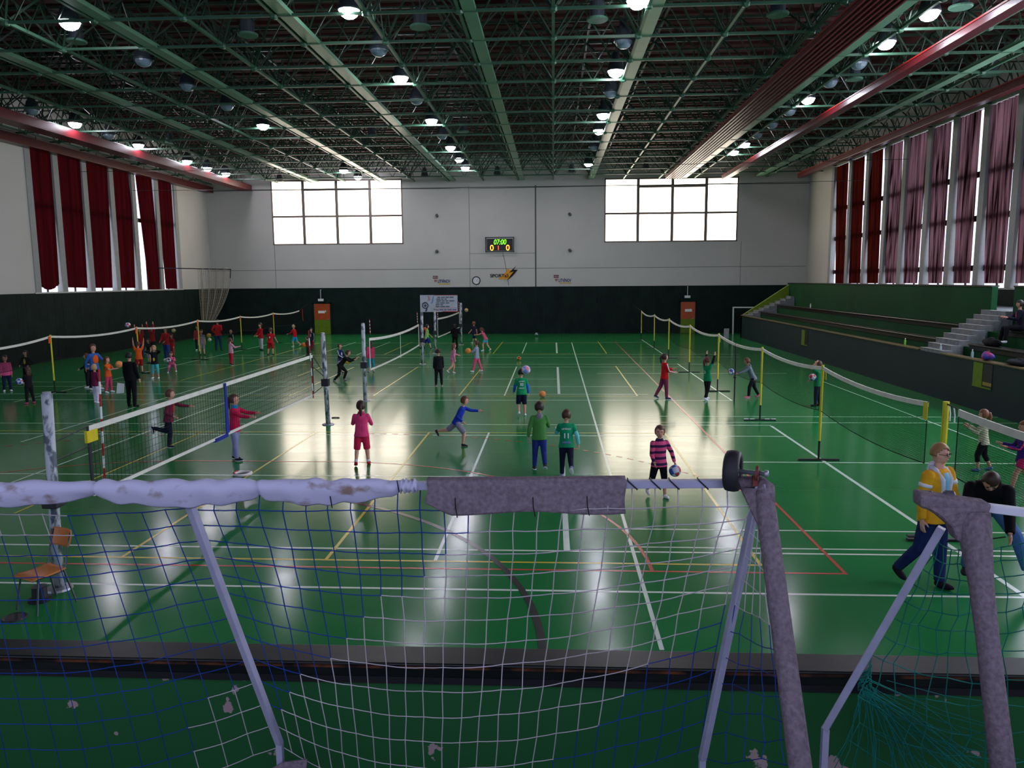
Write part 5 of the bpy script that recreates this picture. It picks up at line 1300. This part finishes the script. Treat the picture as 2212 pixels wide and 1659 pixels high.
# ---- round the second and third volleyball nets
person('girl in a pink top and turquoise knee trousers beside the second volleyball net', 797, 804, 736, 325, 'stand', (208, 64, 104), (44, 142, 170), BR, 'long', legs='capri', shoe=(176, 168, 180))
person('child in dark clothes holding an orange ball behind the fourth volleyball post', 914, 752, 700, 110, 'hold', (60, 52, 56), (120, 108, 112), BR, legs='knee')
person('boy in a neon green vest and blue shorts under the banner', 931, 754, 701, 80, 'walk', (130, 224, 96), (34, 46, 132), DB, sleeve='none', legs='knee', shoe=(40, 34, 36), sole=WH)
person('hooded adult in black seen from behind, beyond the girl in pale pink', 979, 755, 700, 10, dict(la=(14, 22, 60), ra=(14, 22, 60), ll=(2, 5, 3), rl=(-3, 5, 3)), (14, 14, 16), (16, 16, 18), (18, 16, 16), adult=True, loose=1.2, extra=dict(do=[hood((16, 16, 18), 1.3)]))
person('boy in dark navy clothes stepping forward, beside the girl in bright blue shorts', 1021, 742, 694, 300, 'walk', (30, 30, 52), (26, 30, 52), (120, 70, 44), sleeve='short', legs='knee', shoe=WH)
person('girl in a pink vest and bright blue shorts, arms held forward', 1044, 758, 708, 290, 'dig', (196, 92, 112), (72, 172, 200), (92, 46, 40), 'pony', sleeve='none', legs='shorts', shoe=WH)
person('girl in a black tracksuit standing with her back turned and arms down', 942, 834, 753, 350, 'stand', (22, 24, 26), (20, 20, 22), (66, 40, 34), 'bun', shoe=(96, 54, 40), sole=WH)
person('girl in a pale pink top and bare legs running past the girl in black', 979, 806, 741, 60, 'kneeup', (206, 130, 160), (200, 120, 140), (104, 62, 56), 'long', legs='shorts', shoe=(200, 196, 196))
person('girl in a grey top and pink trousers holding an orange ball', 1022, 804, 736, 285, dict(la=(40, 6, 50), ra=(40, 6, 50), ll=(14, 8, 4), rl=(-14, 8, 4)), (136, 150, 166), (212, 82, 120), BR, 'pony', shoe=WH)
# ---- middle of the court
person('boy in a blue top and grey shorts running across the court', 1000, 964, 857, 92, dict(la=(60, 12, 20), ra=(-40, 14, 80), ll=(-48, 3, 34), rl=(38, 3, 44), lean=24), (28, 56, 160), (132, 128, 142), (96, 58, 40), legs='knee', shoe=(44, 38, 46), sole=(120, 112, 120), extra=dict(do=[]))
person('boy in a green jersey numbered 33 with blue sleeves, chasing a ball', 1134, 898, 797, 350, dict(la=(8, 14, 20), ra=(-10, 16, 12), ll=(12, 3, 50), rl=(2, 3, 6), lean=10), (20, 134, 84), (24, 26, 48), DB, sleeve='short', legs='knee', shoe=WH, extra=dict(do=[sleeves((34, 98, 190)), back_text('33', .075, .16), back_text('LITVÍNOV', .026, .225), back_text('SPORT.CZ', .024, .085)]))
person('boy in an olive green hoodie and blue trousers walking away', 1155, 1014, 868, 355, dict(la=(-14, 18, 20), ra=(30, 16, 40), ll=(2, 3, 4), rl=(-10, 3, 36), lean=4), (72, 132, 62), (36, 50, 120), DB, shoe=(60, 50, 60), sole=WH, extra=dict(do=[hood((128, 120, 128), .95)]))
person('boy in a green jersey numbered 11 with pale turquoise sleeves, running away', 1214, 1030, 886, 0, dict(la=(30, 16, 70), ra=(-20, 22, 30), ll=(6, 2, 8), rl=(-14, 3, 60), lean=10), (16, 136, 90), (26, 26, 50), (72, 44, 32), sleeve='short', shoe=(150, 150, 176), sole=WH, sock=(120, 130, 190), extra=dict(do=[sleeves((104, 198, 196)), back_text('11', .1, .115), back_text('LITVÍNOV', .03, .215), patch((110, 120, 170), .02, .07, .018, False)]))
person('girl in a pink and dark striped sweater beside a bouncing blue and white ball', 1436, 1075, 919, 165, dict(la=(2, 30, 14), ra=(14, 10, 40), ll=(4, 6, 6), rl=(-14, 6, 20)), PK, (20, 16, 24), (88, 54, 40), 'pony', topm=stripe_mat('pink_dark_stripe', (212, 78, 122), (52, 30, 72), .105, .03), legs='capri', shoe=(216, 210, 212), look=20, vox=.009, extra=dict(do=[collar((60, 34, 78), .014)]))
person('girl in a red jacket with white sleeve stripe and maroon trousers', 1440, 863, 764, 75, dict(la=(30, 6, 70, -20), ra=(20, 8, 60, -10), ll=(-16, 3, 14), rl=(6, 3, 4)), (196, 26, 32), (128, 52, 82), DB, 'pony', shoe=(44, 44, 84), sole=WH, extra=dict(do=[arm_stripe(WH, 'r', .011)]))
person('girl in a green shirt with both arms raised to the net', 1526, 862, 770, 60, dict(la=(160, 8, 10), ra=(158, 12, 12), ll=(10, 3, 8), rl=(-8, 3, 14), lean=-4), (18, 132, 84), (18, 18, 22), (84, 40, 32), 'pony', sleeve='short', shoe=(206, 206, 222), sole=WH, extra=dict(do=[sleeves((20, 26, 26)), back_text('2', .09, .15)]))
person('boy in a grey hoodie and pink shoes reaching for a ball behind the net', 1617, 860, 774, 272, dict(la=(48, 4, 16), ra=(42, 6, 22), ll=(24, 7, 20), rl=(-14, 7, 16), lean=24), (122, 132, 146), (24, 22, 28), (104, 64, 46), shoe=(220, 92, 130), sole=(230, 190, 200), extra=dict(do=[hood((122, 132, 146))]))
person('boy in a green jersey and dark jeans behind the grandstand net', 1761, 878, 780, 300, dict(la=(120, 10, 100), ra=(20, 8, 40), ll=(3, 5, 3), rl=(-4, 5, 3)), (16, 124, 76), (28, 36, 58), BR, sleeve='short', shoe=(52, 48, 48), extra=dict(do=[back_text('7', .1, .14)]))
person('girl in a cream padded vest and black knee leggings with a red hair tie', 2112, 1018, 886, 300, dict(la=(30, 14, 90, -10), ra=(30, 14, 90, -10), ll=(18, 6, 24), rl=(-6, 6, 20), lean=4), (196, 192, 160), (18, 18, 24), (126, 82, 54), 'pony', legs='capri', shoe=(96, 118, 160), extra=dict(do=[patch((40, 40, 110), .24, .03, .03)]))
person('girl in a purple jacket with pink sleeve stripes and pink shorts', 2184, 1064, 911, 285, dict(la=(30, 8, 70), ra=(30, 8, 70), ll=(24, 5, 14), rl=(-16, 5, 10), lean=2), (66, 34, 128), (214, 48, 106), (122, 78, 52), 'bun', legs='shorts', shoe=(40, 34, 40), sock=(216, 60, 96), extra=dict(do=[arm_stripe((236, 72, 104), 'lr', .012)]))
person('boy in a maroon and red tracksuit running behind the volleyball net in front', 365.5, 967, 842, 78, dict(la=(60, 14, 20), ra=(-20, 12, 80), ll=(-18, 2, 88), rl=(6, 2, 14), lean=8), (106, 36, 60), (28, 28, 44), (96, 60, 50), shoe=(40, 38, 46), sole=WH, extra=dict(do=[patch((190, 30, 44), .15, .05, .1)]))
person('girl in a crimson jacket with blue scarf collar reaching to the volleyball net', 512, 996, 853, 88, dict(la=(66, 6, 20), ra=(60, 6, 24), ll=(-6, 3, 4), rl=(5, 3, 2), lean=2), (200, 28, 76), (134, 138, 172), (86, 52, 46), 'pony', shoe=(30, 30, 40), sole=WH, sock=WH, extra=dict(do=[collar((36, 134, 190), .026)]))
person('girl in a pink jacket and red shorts with a long dark ponytail', 796, 1003, 865, 350, dict(la=(30, 14, 90, -20), ra=(20, 20, 110, -20), ll=(-6, 6, 24), rl=(4, 6, 3), lean=3), (212, 62, 112), (196, 38, 74), (58, 34, 30), 'pony', legs='knee', shoe=(176, 34, 44), sock=WH, extra=dict(do=[collar((200, 54, 108), .02)]))
# ---- near adults at the stored goals
def glasses(x):
    hk = x['hk']; b = MB()
    for s in (-1, 1):
        c = x['hc']+x['hf']*.84*hk+x['hr']*s*.3*hk+x['hu']*.06*hk
        b.tube([c+x['hr']*.24*hk*math.cos(a)+x['hu']*.15*hk*math.sin(a) for a in [2*PI*i/14 for i in range(14)]], .022*hk, 5, closed=True)
        b.tube([c+x['hr']*s*.24*hk, x['hc']+x['hr']*s*.72*hk+x['hf']*.1*hk+x['hu']*.08*hk], .022*hk, 5)
    b.build('glasses', cmat((26, 22, 40), 'eye'), x['root'])
def jacket_front(x):
    k = x['k']; b = MB()
    etube(b, [(x['O']+x['ut']*u*k+x['ft']*(fdep(x, u)-.008)*k, x['r']*w*k, x['ft']*.013*k) for u, w in ((.02, .010), (.1, .018), (.18, .026), (.25, .03), (.285, .028))]); b.build('blue_top', cmat((138, 196, 216)), x['root'], smooth=True)
    for s in (-1, 1):
        b = MB(); b.tube([x['O']+x['ut']*u*k+x['ft']*(fdep(x, u)-.006)*k+x['r']*s*w*k for u, w in ((.0, .012), (.08, .022), (.17, .034), (.24, .042))]+[x['nb']+x['r']*s*.05*k+x['ft']*.012*k-x['ut']*.006*k, x['nb']-x['ft']*.04*k+x['r']*s*.025*k+x['ut']*.006*k], [.008*k, .012*k, .014*k, .016*k, .02*k, .02*k], 10); b.build('white_lining', cmat((208, 210, 222)), x['root'], smooth=True)
    for s_ in 'lr':
        b = MB(); J = x['J']; p = J[s_+'s'].lerp(J[s_+'e'], .42); d = (J[s_+'e']-J[s_+'s']).normalized(); b.tube([p-d*.012*k, p+d*.012*k], .0425*k, 12); b.build('sleeve_band', cmat((222, 222, 226)), x['root'], smooth=True)
person('woman in a yellow jacket with white lining, jeans and glasses, walking past the stored goals', 2028, 1268, 957, 150, dict(la=(10, 10, 30), ra=(-6, 12, 14), ll=(4, 3, 3), rl=(-12, 3, 26), lean=2), (226, 164, 34), (30, 44, 92), (150, 112, 72), 'crop', adult=True, shoe=(30, 26, 34), vox=.008, look=-14, loose=1.08, skin=(214, 160, 138), extra=dict(do=[jacket_front, glasses, hood((206, 208, 220), 1.0)]))
person('man in a black top and faded jeans bending low behind the second stored goal', 2226, 1212, 1026, 206, dict(la=(8, 6, 14), ra=(16, 8, 10), ll=(16, 34, 2), rl=(12, 6, 16), lean=58), (13, 13, 17), (72, 108, 158), (58, 40, 32), 'short', adult=True, shoe=(40, 36, 40), vox=.009, headpitch=-25, loose=1.2, at=W(2130, 1082, 9.6), Hm=1.78)
# ---- spectator
sx_, sz_ = None, None
person('seated spectator in a dark jacket over a pink top with white shoes, on the grandstand', 0, 0, 0, 283, dict(POSES['sit']), (24, 26, 40), (20, 20, 26), (40, 30, 26), adult=True, at=(GX2+.12, S(2196, 700, GX2).y, 2.17+.13), Hm=1.68, shoe=(222, 222, 230), extra=dict(do=[patch((206, 70, 120), .17, .026, .1)]))
# the white sheet in the adult's hand
a = W(259, 836, F(279, 878).y-.1)
b = MB(); b.hexa([a+V(v) for v in ((-.13, 0, -.2), (.1, .03, -.19), (.1, .035, -.19), (-.13, .005, -.2), (-.07, 0, .13), (.13, .03, .1), (.13, .035, .1), (-.07, .005, .13))]); tag(b.build('paper_sheet', M_wplas), 'white paper sheet held by the adult in the black suit', 'paper')
# a dark dustpan-like lid carried by the woman
a = W(1990, 1158, F(2028, 1268).y); b = MB(); b.box(a+V((-.17, -.04, -.012)), a+V((.14, .04, .012))); o = tag(b.build('racket_bag', M_dark, bevel=.01), 'flat dark bar held low by the woman in the yellow jacket', 'bar')
b = MB(); b.tube([a+V((.08, 0, 0)), a+V((.08, 0, .2))], .022, 8); b.build('grip', mat('grip_clear', (150, 178, 172), .3, .5), o)

# ================================================================== balls
def ball(x, y, Y, r_, cols, label, grp='balls'):
    p = W(x, y, Y); b = MB(); b.ell(p, (r_,)*3, Matrix.Rotation(x*.7, 3, 'X') @ Matrix.Rotation(y*.3, 3, 'Y'), 18, 12)
    b.m = [((i % 18)//3+(i//18)//4) % len(cols) for i in range(len(b.f))]
    o = b.build('ball', [cmat(c, 'ball') for c in cols], smooth=True); tag(o, label, 'ball', grp)
WB = [(206, 208, 216), (52, 92, 176), (206, 208, 216), (190, 60, 70)]
YW = [(214, 176, 60), (200, 160, 50)]; ORB = [(222, 110, 40), (206, 92, 34)]
yf = lambda x, y: F(x, y).y
ball(42, 824, yf(59, 873)-.15, .105, WB, 'blue and white ball held by the child in black with pink shoes')
ball(191, 792, yf(190, 838)-.2, .105, WB, 'blue, white and red ball held by the small boy in a black hoodie')
ball(257, 787, yf(241, 847), .12, [(232, 152, 84), (224, 140, 76)], 'pale orange ball in the hands of the girl in orange')
ball(276, 702, yf(308, 806), .11, WB, 'ball in the air above the badminton net tape')
ball(364, 778, yf(363, 805)-.28, .1, [(216, 218, 222), (60, 66, 84)], 'white ball held by the squatting child in pink')
ball(375, 714, yf(376, 771), .1, [(206, 196, 130), (190, 180, 110)], 'yellow and white ball in the air beside the red jacket')
ball(451, 725, yf(442, 767)+.3, .12, YW, 'yellow ball in the air beside the child in grey')
ball(453, 734, yf(478, 757)+1.0, .1, [(206, 190, 130), (220, 220, 214)], 'small pale ball below the yellow one beside the child in grey')
ball(656, 745, yf(664, 768), .12, ORB, 'orange ball in front of the bending child in dark red')
ball(751, 780, yf(740, 806)-.15, .125, YW, 'yellow ball held by the boy in navy and white')
ball(919.6, 711, yf(914, 752), .125, ORB, 'orange ball held behind the fourth volleyball post')
ball(1007.5, 670, yf(1021, 742)+2, .12, [(206, 178, 110), (150, 130, 96)], 'ball in flight beside the advertising banner')
ball(1011, 758, yf(1022, 804)-.1, .12, [(222, 140, 50), (210, 124, 44)], 'orange ball held by the girl in grey and pink')
ball(1121, 774, F(1121, 779).y, .105, [(190, 96, 34), (206, 176, 60), (120, 60, 40)], 'brown and yellow ball lying on the open court')
ball(1159, 722, F(1159, 727).y, .105, [(216, 216, 220), (60, 66, 90)], 'small white ball near the foot of the end wall')
ball(1136, 799, yf(1134, 898)-.1, .125, [(196, 206, 226), (206, 130, 150), (120, 150, 206)], 'pale blue and pink ball in the air at the head of jersey 33')
ball(1172, 851, F(1172, 858).y, .105, [(230, 142, 84), (222, 132, 74)], 'plain orange ball beside the boy in jersey 33')
ball(1458, 1017, yf(1436, 1075)-.1, .105, WB, 'blue and white ball bouncing beside the girl in stripes')
ball(1579, 803, yf(1617, 860), .105, WB, 'blue and white ball flying towards the boy in a grey hoodie')
ball(1755, 815, yf(1761, 878)-.2, .105, WB, 'blue and white ball held by the boy behind the grandstand net')
# ================================================================== things left on the grandstand
def bottle(x, y, X, zb, c, label):
    p = S(x, y, X); p.z = zb; t = thing('water_bottle', label, 'bottle', p, 'bottles on the grandstand ledge')
    b = MB(); b.lathe([(.001, 0), (.035, 0), (.036, .02), (.036, .16), (.014, .21), (.014, .225), (.001, .225)], p, n=14); b.build('bottle_body', c, t, smooth=True)
    b = MB(); b.lathe([(.017, .22), (.017, .25), (.001, .25)], p, n=10); b.build('cap', M_wplas, t)
M_clear = mat('bottle_clear', (150, 178, 182), .15, .6, var=.02); M_gbot = mat('bottle_green', (96, 168, 40), .2, .6, var=.02)
bottle(1955, 740, XF+.12, 1.45, M_gbot, 'small green bottle on the grandstand ledge before the stairs')
bottle(2032, 752, XF+.12, 1.45, M_clear, 'clear bottle with white cap beside the concrete stairs of the grandstand')
bottle(2100, 768, XF+.12, 1.45, M_clear, 'clear bottle on the ledge between the stairs and the pink bag')
bottle(1751, 664, GX2+.1, 2.17, M_wplas, 'tiny white bottle on the upper bench far from the stairs')
def bag(c, r_, m, label, nm='sports_bag', cat='bag'):
    t = thing(nm, label, cat, (c.x, c.y, c.z-r_[2])); b = MB(); n0 = 14
    b.ell(c, r_, None, 18, 12)
    for i, v in enumerate(b.v):
        d = v-c; k = 1+.12*math.sin(d.y*18)+.1*math.sin(d.x*25+d.z*14); z = d.z*k
        b.v[i] = V((c.x+d.x*k, c.y+d.y*k, max(c.z-r_[2], c.z+z)))
    b.build('bag_body', m, t, smooth=True); b = MB(); b.tube([c+V((0, -r_[1]*.5, r_[2]*.7)), c+V((0, -r_[1]*.2, r_[2]*1.3)), c+V((0, r_[1]*.2, r_[2]*1.3)), c+V((0, r_[1]*.5, r_[2]*.7))], .012, 6); b.build('strap', M_dark, t)
q = S(2131, 778, XF+.12); bag(V((XF+.14, q.y, 1.45+.12)), (.12, .24, .12), patch_mat('pink_violet_bag', (206, 44, 96), (60, 70, 170), 5, .45, .6), 'pink and violet bag on the ledge above the niche with the ochre board')
q = S(2195, 790, XF+.2); bag(V((XF+.3, q.y, 1.45+.07)), (.2, .5, .09), cmat((22, 24, 32)), 'dark heap of clothes on the ledge beside the pink bag', 'clothes_heap', 'clothes')
q = S(2140, 736, GX1+.1); bag(V((GX1+.13, q.y, 1.74+.1)), (.14, .45, .12), cmat((18, 18, 22)), 'black jacket heap on the bench beside the spectator\'s white shoes', 'jacket_heap', 'clothes')
# ------------------------------------------------------------------ light from outside and behind
wd = bpy.data.worlds.new('world'); SC.world = wd; wd.use_nodes = True
_bg = wd.node_tree.nodes['Background']; _bg.inputs[0].default_value = (0.62, 0.68, 1.0, 1); _bg.inputs[1].default_value = 1.1
